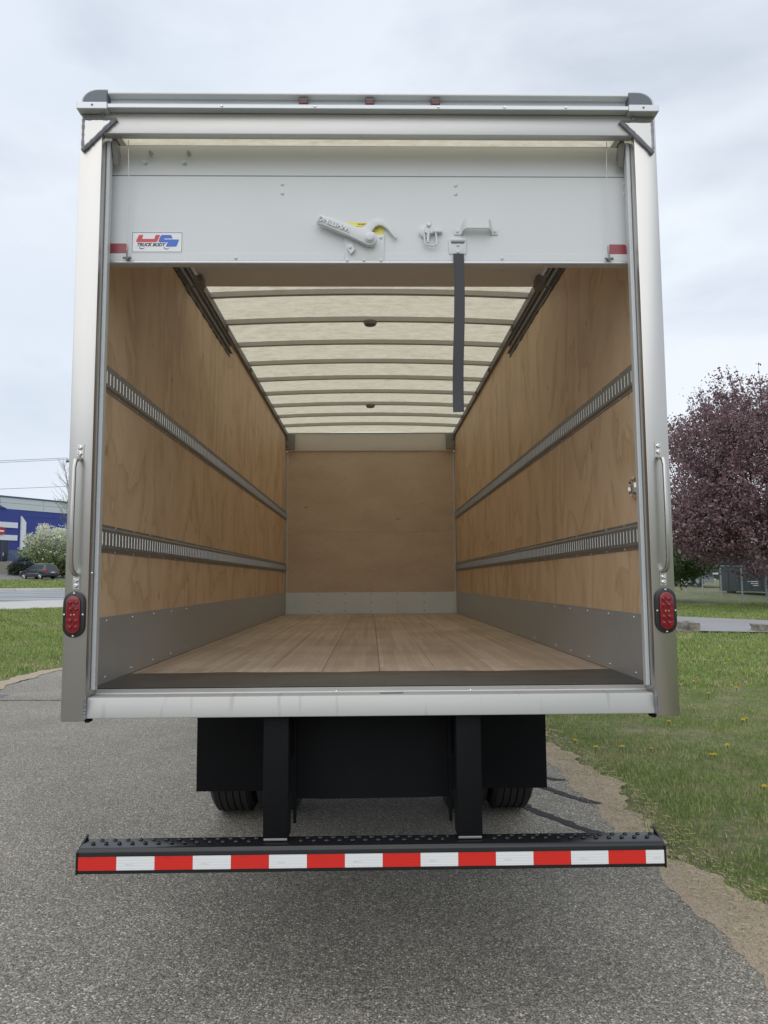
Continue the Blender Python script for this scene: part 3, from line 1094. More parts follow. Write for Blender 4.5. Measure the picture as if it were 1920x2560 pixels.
# maker's sticker
mb = MB()
DX, DZ_ = -0.922, 3.1615
mb.box(DX - .111, DX + .111, .1188, .1196, DZ_ - .0475, DZ_ + .0475, 0)
def frame_rect(x0, x1, z0, z1, w, y, m):
    for a, b, c_, d in ((x0, x1, z1 - w, z1), (x0, x1, z0, z0 + w), (x0, x0 + w, z0 + w, z1 - w), (x1 - w, x1, z0 + w, z1 - w)):
        mb.add([(a, y, c_), (b, y, c_), (b, y, d), (a, y, d)], [(0, 1, 2, 3)], m)
frame_rect(DX - .108, DX + .108, DZ_ - .0445, DZ_ + .0445, .0022, .1184, 1)
def zz(pts, m, y=.1183):
    mb.add([(DX + (x - 955) / 686 * .216, y, DZ_ - (yy - 252) / 275 * .089) for x, yy in pts], [tuple(range(len(pts)))], m)
zz([(710, 150), (765, 150), (748, 205), (915, 206), (935, 150), (995, 150), (962, 232), (955, 243), (940, 250), (678, 250), (668, 243), (670, 230), (703, 155)], 2)
zz([(1022, 150), (1135, 150), (1148, 156), (1168, 199), (1062, 199), (1050, 206), (1052, 212), (1250, 212), (1255, 220), (1226, 300), (1215, 312), (1075, 314), (1092, 266), (1106, 259), (1104, 254), (985, 252), (974, 243), (976, 226), (1000, 165)], 3)
zz([(712, 320), (722, 320), (738, 336), (765, 336), (798, 322), (768, 346), (736, 348), (718, 336)], 1)
zz([(1047, 322), (1057, 322), (1075, 340), (1100, 340), (1132, 325), (1103, 350), (1072, 352), (1054, 338)], 1)
put_text(mb, "TRUCK BODY", .0205, DX - .0275, .1183, DZ_ - .0115, 1, shear=.32, bold=.0011, sx=.93)
D_(mb, "sticker", [M['decal_white'], M['decal_black'], M['decal_red'], M['decal_blue']], smooth=0)
# warning label, partly behind the latch
mb = MB()
mb.box(-.109, .059, .1186, .1195, 3.196, 3.253, 0)
put_text(mb, "WARNING", .0125, -.025, .1183, 3.244, 1, bold=.0004)
for k in range(4):
    zc = 3.2335 - k * .0075
    x = -.092
    while x < .03:
        wl_ = random.uniform(.006, .02)
        mb.add([(x, .1183, zc), (x + wl_, .1183, zc), (x + wl_, .1183, zc + .0017), (x, .1183, zc + .0017)], [(0, 1, 2, 3)], 1)
        x += wl_ + .004
D_(mb, "warning_label", [M['yellow'], M['decal_black']], smooth=0)
# latch: base plate, bar handle with raised lettering, hook, pawl
lp = D_(MB().box(-.112, .061, .1125, .1195, 3.069, 3.197), "latch_plate", M['white'], 0.003, seg=2)
mb = MB()
for x, z in ((-.100, 3.079), (-.028, 3.079), (.047, 3.079), (.047, 3.182)):
    mb.dome((x, .1124, z), .008, .005, n=10)
stuff(D_(mb, "latch_rivets", M['white']))
ang = math.radians(158)
ux, uz = math.cos(ang), math.sin(ang)
px, pz = -.002, 3.164
def L2(a, b):
    return (px + a * ux - b * uz, pz + a * uz + b * ux)
poly = []
for k in range(13):
    tt = -math.pi / 2 - math.pi * k / 12
    poly.append(L2(.031 * math.cos(tt), .031 * math.sin(tt)))
poly = poly + [L2(.09, .024), L2(.236, .021), L2(.242, .014), L2(.242, -.014), L2(.236, -.021), L2(.09, -.026)]
D_(MB().prism(poly, 'y', .078, .104), "latch_handle", M['white'], 0.004, seg=2)
mb = MB()
tc = L2(.165, 0)
put_text(mb, "WHITING", .030, tc[0], .0715, tc[1], 0, ang=ang, bold=.0006, thick=.007, sx=1.1)
D_(mb, "raised_lettering", M['white'], smooth=0)
D_(MB().lathe([(.022, 0), (.022, -.006), (.016, -.010), (.016, -.014), (.012, -.016)], (px, .0785, pz), 'y', 24), "pivot_boss", M['white'])
hook = [(-.047, 3.207), (-.025, 3.230), (-.003, 3.250), (.016, 3.261), (.036, 3.266), (.052, 3.262), (.065, 3.253), (.082, 3.237), (.094, 3.220), (.108, 3.196), (.117, 3.176), (.111, 3.169), (.099, 3.184), (.088, 3.198), (.074, 3.215), (.059, 3.226), (.048, 3.231), (.036, 3.232), (.024, 3.226), (.015, 3.216), (.003, 3.199), (.0, 3.18), (-.03, 3.17)]
D_(MB().prism(hook, 'y', .098, .112), "latch_hook", M['white'], 0.003, seg=2)
D_(MB().prism([(-.099, 3.149), (-.078, 3.150), (-.064, 3.122), (-.085, 3.100), (-.101, 3.128)], 'y', .098, .112), "latch_pawl", M['white'], 0.002)
D_(MB().dome((-.087, .0978, 3.131), .008, .005, n=10), "pawl_rivet", M['white'])
# hinged lock hasp
D_(MB().lathe([(.028, 0), (.028, -.012), (.022, -.016)], (.240, .1195, 3.208), 'y', 20), "hasp_boss", M['white'])
D_(MB().box(.262, .313, .098, .1185, 3.200, 3.216), "hasp_tongue", M['white'], 0.003)
D_(MB().prism([(.236, 3.222), (.268, 3.214), (.272, 3.196), (.250, 3.190), (.232, 3.200)], 'y', .094, .106), "hasp_plate", M['white'], 0.002)
mb = MB()
mb.tube([(.233, .100, 3.20), (.236, .098, 3.155), (.243, .098, 3.142), (.270, .098, 3.138), (.285, .099, 3.144), (.288, .100, 3.16), (.285, .104, 3.20)], .004, 6)
mb.tube([(.253, .092, 3.205), (.248, .090, 3.150)], .0055, 6)
D_(mb, "hasp_loop", M['white'])
D_(MB().lathe([(.011, 0), (.011, -.008), (.008, -.010)], (.255, .096, 3.232), 'y', 12), "hasp_pin", M['galv'])
# pull handle
mb = MB()
for x0, x1 in ((.366, .408), (.519, .557)):
    mb.box(x0, x1, .1145, .1195, 3.196, 3.226)
D_(mb, "handle_foot", M['white'], 0.002)
cs = [(.395, .1145), (.404, .088), (.416, .078), (.512, .078), (.523, .088), (.532, .1145)]
mb = MB()
vs, fs = [], []
for x, y in cs:
    e = (0.1145 - y) / .0365
    zt, zb = 3.226 + .026 * min(1, e * 1.2), 3.196 + .014 * e
    vs += [(x, y, zt), (x, y + .006, zt + .001), (x, y + .006, zb), (x, y, zb)]
for i in range(len(cs) - 1):
    for j in range(4):
        fs.append((i * 4 + j, i * 4 + (j + 1) % 4, i * 4 + 4 + (j + 1) % 4, i * 4 + 4 + j))
fs += [(0, 1, 2, 3), (20, 23, 22, 21)]
mb.add(vs, fs)
D_(mb, "pull_handle", M['white'], 0.0)
mb = MB()
for x in (.380, .543):
    mb.dome((x, .1143, 3.211), .008, .005, n=10)
D_(mb, "handle_rivets", M['white'])
# strap and its anchor plate
D_(MB().box(.341, .419, .1125, .1195, 3.107, 3.181), "strap_plate", M['white'], 0.004, seg=2)
D_(MB().box(.352, .408, .1120, .1128, 3.155, 3.179), "strap_slot", M['dark'])
D_(MB().tube([(.350, .1105, 3.169), (.410, .1105, 3.169)], .0085, 10), "strap_roller", M['white'])
mb = MB()
for z in (3.148, 3.117):
    mb.dome((.381, .1122, z), .007, .005, n=10)
D_(mb, "strap_rivets", M['white'])
vs, fs = [], []
nz = 40
for i in range(nz + 1):
    f = i / nz
    z = 3.108 - f * .702
    tw = 0.10 * math.sin(f * 5.2) + .05 * math.sin(f * 11)
    cx_ = .3825 - .011 * f + .003 * math.sin(f * 6)
    y = .108 - .016 * math.sin(min(1, f * 2.2) * math.pi / 2) + .006 * math.sin(f * 9) * f
    hw = .0232
    for s_, dy in ((-1, -.0012), (1, -.0012), (1, .0012), (-1, .0012)):
        vs.append((cx_ + s_ * hw * math.cos(tw), y + s_ * hw * math.sin(tw) + dy, z))
for i in range(nz):
    for j in range(4):
        fs.append((i * 4 + j, i * 4 + (j + 1) % 4, i * 4 + 4 + (j + 1) % 4, i * 4 + 4 + j))
fs += [(0, 1, 2, 3), (nz * 4, nz * 4 + 3, nz * 4 + 2, nz * 4 + 1)]
D_(MB().add(vs, fs), "pull_strap", M['strap'], label="long dark grey webbing strap hanging into the opening")
# reflectors and lift cables
for sx, xa, xb in ((-1, -1.131, -1.046), (1, 1.037, 1.120)):
    r = .012
    z0, z1 = 3.106, 3.155
    pl = []
    for cxx, czz, a0 in ((xb - r, z1 - r, 0), (xa + r, z1 - r, 90), (xa + r, z0 + r, 180), (xb - r, z0 + r, 270)):
        for k in range(5):
            a = math.radians(a0 + 90 * k / 4)
            pl.append((cxx + r * math.cos(a), czz + r * math.sin(a)))
    D_(MB().prism(pl, 'y', .1170, .1193), "reflector", M['reflector'], smooth=0)
    xc = sx * 1.0435 + (0 if sx < 0 else -.008)
    D_(MB().tube([(xc - sx * .006, .06, 3.59), (xc - sx * .004, .088, 3.40), (xc, .098, 3.085)], .0016, 6), "lift_cable", M['galv'])
    mb = MB()
    mb.tube([(xc - .018, .100, 3.083), (xc + .018, .100, 3.083)], [.004, .006], 6)
    mb.lathe([(.008, 0), (.008, -.014), (.004, -.016)], (xc, .1165, 3.083), 'y', 8)
    mb.tube([(xc, .099, 3.115), (xc, .099, 3.075)], [.004, .004], 6)
    D_(mb, "cable_anchor", M['rail'])

# ---- grab handles and tail lights on the posts
for sx in (-1, 1):
    xc = sx * 1.1745
    gh = MB()
    gh.tube([(xc, -.003, 2.198), (xc, -.022, 2.192), (xc + sx * .001, -.050, 2.180), (xc + sx * .002, -.057, 2.155), (xc + sx * .003, -.058, 1.95), (xc + sx * .002, -.057, 1.775), (xc + sx * .001, -.046, 1.745), (xc, -.020, 1.731), (xc, -.003, 1.728)],
            [.009, .010, .010, .0085, .0085, .0085, .0095, .010, .009], 10)
    gh.box(xc - .013, xc + .013, -.005, -.0003, 2.192, 2.254)
    gh.box(xc - .013, xc + .013, -.005, -.0003, 1.672, 1.730)
    gh = P_(gh, "grab_handle", M['stainless'], 0.0)
    for z in (2.240, 2.216, 1.706, 1.685):
        P_(MB().lathe([(.0095, 0), (.0085, -.005), (.0045, -.008), (.0042, -.004), (.001, -.004)], (xc, -.005, z), 'y', 12), "screw", M['chrome'], parent=gh)

    def capsule(r, hh, zc, n=10):
        pts = []
        for k in range(n + 1):
            a = math.pi * k / n
            pts.append((xc + r * math.cos(a), zc + hh - r + r * math.sin(a)))
        for k in range(n + 1):
            a = math.pi + math.pi * k / n
            pts.append((xc + r * math.cos(a), zc - hh + r + r * math.sin(a)))
        return pts
    xc = sx * 1.1765
    zc = 1.5715
    tl = P_(MB().prism(capsule(.0435, .0905, zc), 'y', -.016, -.0004), "tail_light", M['bezel'], 0.004, seg=2)
    P_(MB().prism(capsule(.0275, .0745, zc), 'y', -.026, -.0162), "lens", M['redlens'], 0.005, parent=tl, seg=3)
    for dz in (.048, .023, -.023, -.048):
        for dx in (-.0115, .0115):
            P_(MB().lathe([(.0102, .001), (.0102, -.002), (.0086, -.004), (.0066, -.0012), (.003, -.0028), (.0006, -.003)], (xc + dx, -.026, zc + dz), 'y', 12), "light_module", M['redlens'], parent=tl)
    for dx in (-.0062, .0062):
        P_(MB().box(xc + dx - .0032, xc + dx + .0032, -.0285, -.0258, zc - .003, zc + .003), "light_chip", M['chrome'], 0.001, parent=tl)
    for dx, dz in ((0, .083), (0, -.083), (-.036, 0), (.036, 0)):
        P_(MB().dome((xc + dx, -.0158, zc + dz), .0052, .004, n=10), "screw", M['chrome'], parent=tl)
P_(MB().dome((-1.1265, .03, 1.735), .007, .006, 'x', 1, 10), "post_screw", M['chrome'])

# ---- rear bumper on its two drop posts
bp_ = P_(MB().prism([(-.02, .588), (-.02, .669), (-.011, .682), (.080, .687), (.080, .588)], 'x', -1.1285, 1.1285), "rear_bumper", M['black'], 0.002)
for sx in (-1, 1):
    P_(MB().prism([(-.022, .586), (-.022, .668), (.088, .703), (.088, .586)], 'x', *sorted((sx * 1.129, sx * 1.136))), "end_plate", M['black'], parent=bp_)
mb = MB()
for i, x in enumerate(np.arange(-1.09, 1.11, .0505)):
    if abs(abs(x) - .385) < .07:
        continue
    for dx, y in ((0, .028), (.024, .062)):
        if x + dx < 1.12:
            mb.lathe([(.0095, 0), (.0070, .0038), (.005, .0045), (.0040, .001), (.001, .0005)], (x + dx, y, .6868), 'z', 8)
stuff(P_(mb, "tread_bumps", M['black'], parent=bp_))
x = -1.1275
k = 0
while x < 1.12:
    x2 = min(x + .14555, 1.1275)
    mb = MB()
    mb.box(x + .0003, x2 - .0003, -.0212, -.0203, .602, .652, 0)
    c = x + (x2 - x) * .33 if x2 - x > .10 else x + (x2 - x) * .62
    put_text(mb, "DOT-C2", .0075, c, -.0214, .622 if k % 2 else .646, 1)
    P_(mb, "reflective_tape", [M['tape_white'] if k % 2 else M['tape_red'], M['mark'] if k % 2 else M['mark_red']], parent=bp_, smooth=0,
       label="white reflective tape segment" if k % 2 else "red reflective tape segment")
    x = x2
    k += 1
for sx in (-1, 1):
    dp = P_(MB().box(*sorted((sx * .332, sx * .432)), .030, .128, .6885, 1.165), "bumper_post", M['blackm'], 0.006, seg=2)
    P_(MB().box(*sorted((sx * .335, sx * .428)), .022, .0298, .688, .697), "weld_plate", M['rail'], 0.002, parent=dp)
    P_(MB().prism([(.20, 1.16), (.60, 1.16), (.20, .70)], 'x', *sorted((sx * .318, sx * .330))), "bumper_gusset", M['blackm'], parent=dp)
    P_(MB().box(*sorted((sx * .38, sx * .46)), .30, 7.5, .86, 1.11), "frame_rail", M['blackm'], 0.01)
    # hanging mud flap
    P_(MB().box(*sorted((sx * .40, sx * 1.085)), 1.745, 1.757, .413, 1.19), "mud_flap", M['blackm'], 0.002)
P_(MB().prism([(-.328, 1.165), (.328, 1.165), (.328, .792), (.20, .788), (-.20, .786), (-.328, .790)], 'y', .235, .243), "centre_apron", M['blackm'], smooth=0)
# dual rear wheels and axle
P_(MB().tube([(-.9, 2.83, .5), (.9, 2.83, .5)], .085, 14), "rear_axle", M['blackm'])
P_(MB().blob((0, 2.83, .5), (.22, .2, .2), 14, 8), "differential", M['blackm'])
for sx in (-1, 1):
    for xo, xi in ((1.150, .862), (.826, .538)):
        c = (xo + xi) / 2
        hw = (xo - xi) / 2
        prof = [(.30, -hw * .8), (.36, -hw), (.46, -hw), (.487, -hw * .86)]
        n_g = 5
        tw = hw * 1.66
        for g in range(n_g):
            a0 = -hw * .83 + tw * g / n_g
            prof += [(.5, a0 + .006), (.5, a0 + tw / n_g - .006), (.488, a0 + tw / n_g - .004), (.488, a0 + tw / n_g + .004)]
        prof += [(.487, hw * .86), (.46, hw), (.36, hw), (.30, hw * .8)]
        wh = P_(MB().lathe(prof, (sx * c, 2.83, .5), 'x', 56), "wheel", M['tyre'], smooth=0.5)
        P_(MB().lathe([(.302, -hw * .75), (.285, -hw * .5), (.16, -.02), (.16, .02), (.285, hw * .5), (.302, hw * .75)], (sx * c, 2.83, .5), 'x', 32), "rim", M['white_skin'], parent=wh)
P_(MB().box(-.42, .42, 0.31, 0.40, .95, 1.11), "frame_cross_member", M['blackm'])

# ================================================================== LEFT BACKGROUND
K = 96 / 86
def fz(z):
    return 1.695 + (z - 1.695) * K
P0 = Vector((-47.79, 93.24, 0))
fa = math.atan2(0.82918, 0.55899)
bld = thing("commercial_building", "long blue and pale grey commercial building behind the parked dark car", "building", (P0.x, P0.y, 3.0), fa, local=True)
M['b_blue'] = mat("blue_cladding", (0.032, 0.055, 0.27), 0.5)
M['b_grey'] = mat("pale_grey_cladding", (0.56, 0.62, 0.62), 0.6)
M['b_wall'] = mat("dim_blue_grey_wall", (0.11, 0.14, 0.20), 0.6)
M['b_navy'] = mat("dark_blue_trim", (0.055, 0.075, 0.18), 0.5)
M['b_white'] = mat("white_panel", (0.72, 0.76, 0.80), 0.6)
M['glass'] = mat("dark_glass", (0.02, 0.026, 0.034), 0.08)
M['conc_step'] = mat("brown_grey_steps", (0.30, 0.27, 0.23), 0.9)
M['ring'] = mat("red_ring", (0.55, 0.045, 0.06), 0.5)
def B(z):
    return fz(z) - 3.0
def B_(mb, name, m, bevel=0.0, parent=None):
    return mb.build(name, m, parent or bld, bevel)
XL, XR = -30.0, 42.0
B_(MB().box(XL, XR, 0.0, 30, -0.6, B(6.3)), "wall", M['b_wall'])
B_(MB().box(XL, XR, -0.12, 30, B(6.3) + .002, B(10.35)), "blue_band", M['b_blue'])
for x0 in np.arange(XL, XR, 6.0):
    B_(MB().box(x0 + .02, x0 + 5.98, -0.2, 29.9, B(10.35) + .002, B(11.05)), "fascia_panel", M['b_grey'])
    B_(MB().box(x0 + .02, x0 + 5.98, -0.2, 29.9, B(11.05) + .03, B(11.7)), "fascia_panel", M['b_grey'])
B_(MB().box(XL, XR, -0.3, 30, B(11.7) + .002, B(11.86)), "roof_trim", M['b_navy'])
B_(MB().box(0.0, XR, -0.16, -0.125, B(9.62), B(9.66)), "joint_line", M['b_navy'])
B_(MB().prism([(-7.0, B(10.36)), (.75, B(10.36)), (.02, B(10.62)), (-3.2, B(11.75)), (-6.5, B(10.6))], 'y', -.45, -0.21), "pointed_gable", M['b_blue'])
B_(MB().box(-9.0, 2.72, -.26, -0.125, B(5.6), B(10.35)), "entrance_surround", M['b_blue'])
for za, zb in ((8.16, 8.80), (6.70, 7.32)):
    B_(MB().box(-6.0, 2.26 * K - .18, -.40, -.265, B(za), B(zb)), "white_band", M['b_white'])
B_(MB().prism([(2.67 * K - .25, B(9.61)), (3.24 * K - .25, B(8.90)), (3.27 * K - .25, B(5.7)), (2.67 * K - .25, B(5.7))], 'y', -.60, -.32), "white_fin", M['b_white'])
rg = MB()
pr = [(.40, 0), (.40, -.08), (.52, -.08), (.52, 0)]
rg.lathe(pr + [pr[0]], (.12, -.405, B(7.74)), 'y', 28)
rg = B_(rg, "ring_sign", M['ring'])
B_(MB().box(-.36, .42, -.52, -.49, B(7.62), B(7.82)), "sign_bar", M['b_white'], parent=rg)
B_(MB().box(-9.0, 2.72, -.26, -0.125, -0.5, B(5.6) - .002), "entrance_base", M['b_wall'])
B_(MB().box(-2.2, .30, -.29, -.262, B(4.25), B(6.62)), "entrance_glazing", M['glass'])
dr = B_(MB().box(.46, 1.12, -.292, -.262, B(4.22), B(6.62)), "entrance_door", M['glass'])
B_(MB().box(1.13, 1.26, -.34, -.262, B(4.1), B(6.68)), "door_frame", M['b_navy'])
B_(MB().box(.33, .45, -.34, -.262, B(4.1), B(6.68)), "door_frame", M['b_navy'])
B_(MB().box(.52, .58, -.36, -.30, B(4.9), B(5.25)), "door_handle", M['b_white'], parent=dr)
for x0 in np.arange(4.2, 24, 3.2):
    w_ = B_(MB().box(x0, x0 + 2.2, -0.06, -0.001, B(6.6) - 1.9, B(6.6) - .55), "window", M['b_navy'])
    B_(MB().box(x0 + .1, x0 + 1.05, -0.09, -0.061, B(6.6) - 1.8, B(6.6) - .65), "pane", M['glass'], parent=w_)
    B_(MB().box(x0 + 1.15, x0 + 2.1, -0.09, -0.061, B(6.6) - 1.8, B(6.6) - .65), "pane", M['glass'], parent=w_)
# landing, steps and blue handrails
ztop = B(4.2)
for k in range(9):
    zt = ztop - k * .17
    B_(MB().box(-2.2, .98, -.9 - (k + 1) * .30, -.9 - k * .30 - .002 if k else -.345, -0.9, zt), "step", M['conc_step'], 0.01)
B_(MB().prism([(-.35, -.9), (-.35, ztop + .1), (-.9, ztop + .1), (-3.65, ztop - 1.42), (-3.65, -.9)], 'x', .985, 1.22), "stair_cheek", M['conc_step'])
mb = MB()
for dz in (.95, .5):
    mb.tube([(1.3, -.4, ztop + dz), (1.3, -.9, ztop + dz), (1.3, -3.6, ztop - 1.42 + dz)], .035, 6)
for f in (0, .25, .5, .75, 1):
    y = -.9 - 2.7 * f
    mb.tube([(1.3, y, ztop - 1.45 * f - .4), (1.3, y, ztop - 1.45 * f + .95)], .03, 6)
B_(mb, "handrail", M['b_blue'])

# ---- parked car
def build_car():
    car = thing("parked_car", "dark grey compact SUV parked beyond the road in front of the blue building", "car", (-37.2, 81.4, h(-37.2, 81.4) + .03), math.atan2(.462, -.887), local=True)
    paint = mat("dark_grey_car_paint", (0.05, 0.056, 0.068), 0.25, 0.3)
    paint.node_tree.nodes["Principled BSDF"].inputs["Coat Weight"].default_value = 0.6
    glass = mat("car_glass", (0.05, 0.06, 0.065), 0.06)
    silver = mat("alloy_silver", (0.62, 0.63, 0.64), 0.3, 0.8)
    low = mat("car_plastic", (0.025, 0.026, 0.028), 0.6)
    def C_(mb, n, m, bev=0.0, parent=None, seg=2, smooth=0.8):
        return mb.build(n, m, parent or car, bev, seg, smooth)
    # body side outline with wheel arches cut in, as cross sections along the length
    prof = [(-2.20, .42), (-2.22, .80), (-2.18, 1.02), (2.02, 1.0), (2.17, .86), (2.2, .62), (2.16, .38)]
    def arch(cx, r=.39):
        return [(cx + r * math.cos(a), .34 + r * math.sin(a)) for a in np.linspace(0, math.pi, 9)]
    lower = [(2.16, .30)] + arch(1.30) + [(0.85, .26), (-0.85, .26)] + arch(-1.30) + [(-2.18, .34)]
    outline = lower + [(-2.23, .55), (-2.21, .86), (-2.14, 1.03), (.85, 1.05), (1.35, 1.02), (1.85, .95), (2.12, .80), (2.20, .58)]
    body = C_(MB().prism(outline, 'y', -.895, .895), "body", paint, 0.05)
    gh_ = [(-2.10, 1.03), (-1.86, 1.58), (-1.55, 1.665), (-.4, 1.685), (.20, 1.62), (1.05, 1.05)]
    mb = MB()
    n = len(gh_)
    vs = []
    for s in (-1, 1):
        for x, z in gh_:
            f = (z - 1.03) / .65
            vs.append((x, s * (.87 - .20 * f), z))
    fs = [tuple(range(n)), tuple(range(2 * n - 1, n - 1, -1))] + [(i, i + 1, n + i + 1, n + i) for i in range(n - 1)]
    mb.add(vs, fs)
    C_(mb, "cabin", paint, 0.04)
    def side(xz, s, out=.012):
        return [(x, s * (.87 - .20 * (z - 1.03) / .65 + out), z) for x, z in xz]
    for s in (-1, 1):
        for pts in ([(.80, 1.10), (.12, 1.10), (.08, 1.56), (.22, 1.55)], [(.03, 1.10), (-.92, 1.10), (-.90, 1.58), (-.02, 1.58)], [(-1.0, 1.12), (-1.68, 1.14), (-1.52, 1.55), (-.98, 1.58)]):
            o = side(pts, s)
            i_ = side(pts, s, -.01)
            C_(MB().add(o + i_, [(0, 1, 2, 3), (0, 4, 5, 1), (1, 5, 6, 2), (2, 6, 7, 3), (3, 7, 4, 0)]), "window", glass)
        C_(MB().tube([(-1.5, s * .66, 1.70), (-1.3, s * .65, 1.735), (-.1, s * .65, 1.735), (.05, s * .66, 1.69)], .022, 6), "roof_rail", silver)
        C_(MB().box(.72, .86, *sorted((s * .90, s * 1.05)), 1.08, 1.20), "mirror", paint, 0.03)
        C_(MB().box(-1.1, 1.0, *sorted((s * .893, s * .912)), .60, .64), "side_trim", silver, 0.004)
        C_(MB().box(-.95, .95, *sorted((s * .88, s * .91)), .27, .36), "sill_trim", low, 0.01)
        C_(MB().prism([(-2.235, .82), (-2.235, 1.02), (-1.88, 1.03), (-1.98, .86)], 'y', *sorted((s * .62, s * .905))), "tail_light", mat("car_tail_red", (.42, .02, .02), .25), 0.02)
        C_(MB().prism([(2.10, .72), (2.02, .90), (1.75, .92), (1.85, .76)], 'y', *sorted((s * .55, s * .90))), "headlight", silver, 0.02)
    C_(MB().add([(-2.09, -.70, 1.10), (-2.09, .70, 1.10), (-1.875, .60, 1.56), (-1.875, -.60, 1.56), (-2.05, -.70, 1.10), (-2.05, .70, 1.10), (-1.84, .60, 1.56), (-1.84, -.60, 1.56)],
                [(0, 1, 2, 3), (0, 4, 5, 1), (1, 5, 6, 2), (2, 6, 7, 3), (3, 7, 4, 0)]), "rear_window", glass)
    C_(MB().add([(1.0, -.72, 1.09), (1.0, .72, 1.09), (.27, .62, 1.60), (.27, -.62, 1.60), (.96, -.72, 1.07), (.96, .72, 1.07), (.23, .62, 1.58), (.23, -.62, 1.58)],
                [(0, 1, 2, 3), (0, 4, 5, 1), (1, 5, 6, 2), (2, 6, 7, 3), (3, 7, 4, 0)]), "windscreen", glass)
    C_(MB().box(-2.29, -2.15, -.88, .88, .33, .60), "rear_bumper", low, 0.04)
    C_(MB().box(-2.245, -2.225, -.26, .26, .70, .81), "number_plate", mat("plate_white", (.7, .7, .7), .5))
    for cx in (1.30, -1.30):
        for s in (-1, 1):
            w = C_(MB().lathe([(.20, -.10), (.33, -.11), (.345, -.08), (.345, .08), (.33, .11), (.20, .10)], (cx, s * .80, .345), 'y', 22), "wheel", low)
            mb = MB()
            for k in range(5):
                a = 2 * math.pi * k / 5 + .3
                mb.tube([(cx, s * .895, .345), (cx + .21 * math.cos(a), s * .905, .345 + .21 * math.sin(a))], [.045, .06], 6)
            mb.lathe([(.20, 0), (.235, s * .012), (.235, 0)], (cx, s * .898, .345), 'y', 18)
            C_(mb, "rim", silver, parent=w)
    return car


build_car()


# ---- trees and shrubs
def quads(C, size, tint, jitter=1.0):
    n = len(C)
    A = RNG.normal(size=(n, 3))
    A /= np.linalg.norm(A, axis=1)[:, None]
    Bv = RNG.normal(size=(n, 3))
    Bv -= A * (A * Bv).sum(1)[:, None]
    Bv /= np.linalg.norm(Bv, axis=1)[:, None]
    s = (np.asarray(size) * RNG.uniform(0.6, 1.3, n))[:, None]
    V = np.stack([C - A * s, C + Bv * s * .55, C + A * s, C - Bv * s * .55], 1).reshape(-1, 3)
    F = np.arange(n * 4).reshape(n, 4)
    return V, F, np.repeat(tint, 4)


def limb(mb, p, d, length, r, depth, tips, spread=.5, up=.15, nseg=4, kids=3, shrink=.68):
    p = Vector(p)
    d = Vector(d).normalized()
    path, rs = [p.copy()], [r]
    for k in range(nseg):
        d = (d + Vector((random.uniform(-1, 1), random.uniform(-1, 1), random.uniform(-.6, 1))) * .13 + Vector((0, 0, up * .15))).normalized()
        p = p + d * length / nseg
        path.append(p.copy())
        rs.append(max(.004, r * (1 - .45 * (k + 1) / nseg)))
        if depth <= 1:
            tips.append((p.copy(), d.copy()))
    mb.tube(path, rs, 6 if depth > 1 else 4)
    if depth > 0:
        for k in range(kids):
            nd = (d + Vector((random.uniform(-1, 1), random.uniform(-1, 1), random.uniform(-.5, .8) + up)) * spread).normalized()
            f = random.choice(path[-3:]) if k else path[-1]
            limb(mb, f, nd, length * shrink * random.uniform(.8, 1.15), rs[-1] * .8, depth - 1, tips, spread, up, nseg, kids, shrink)


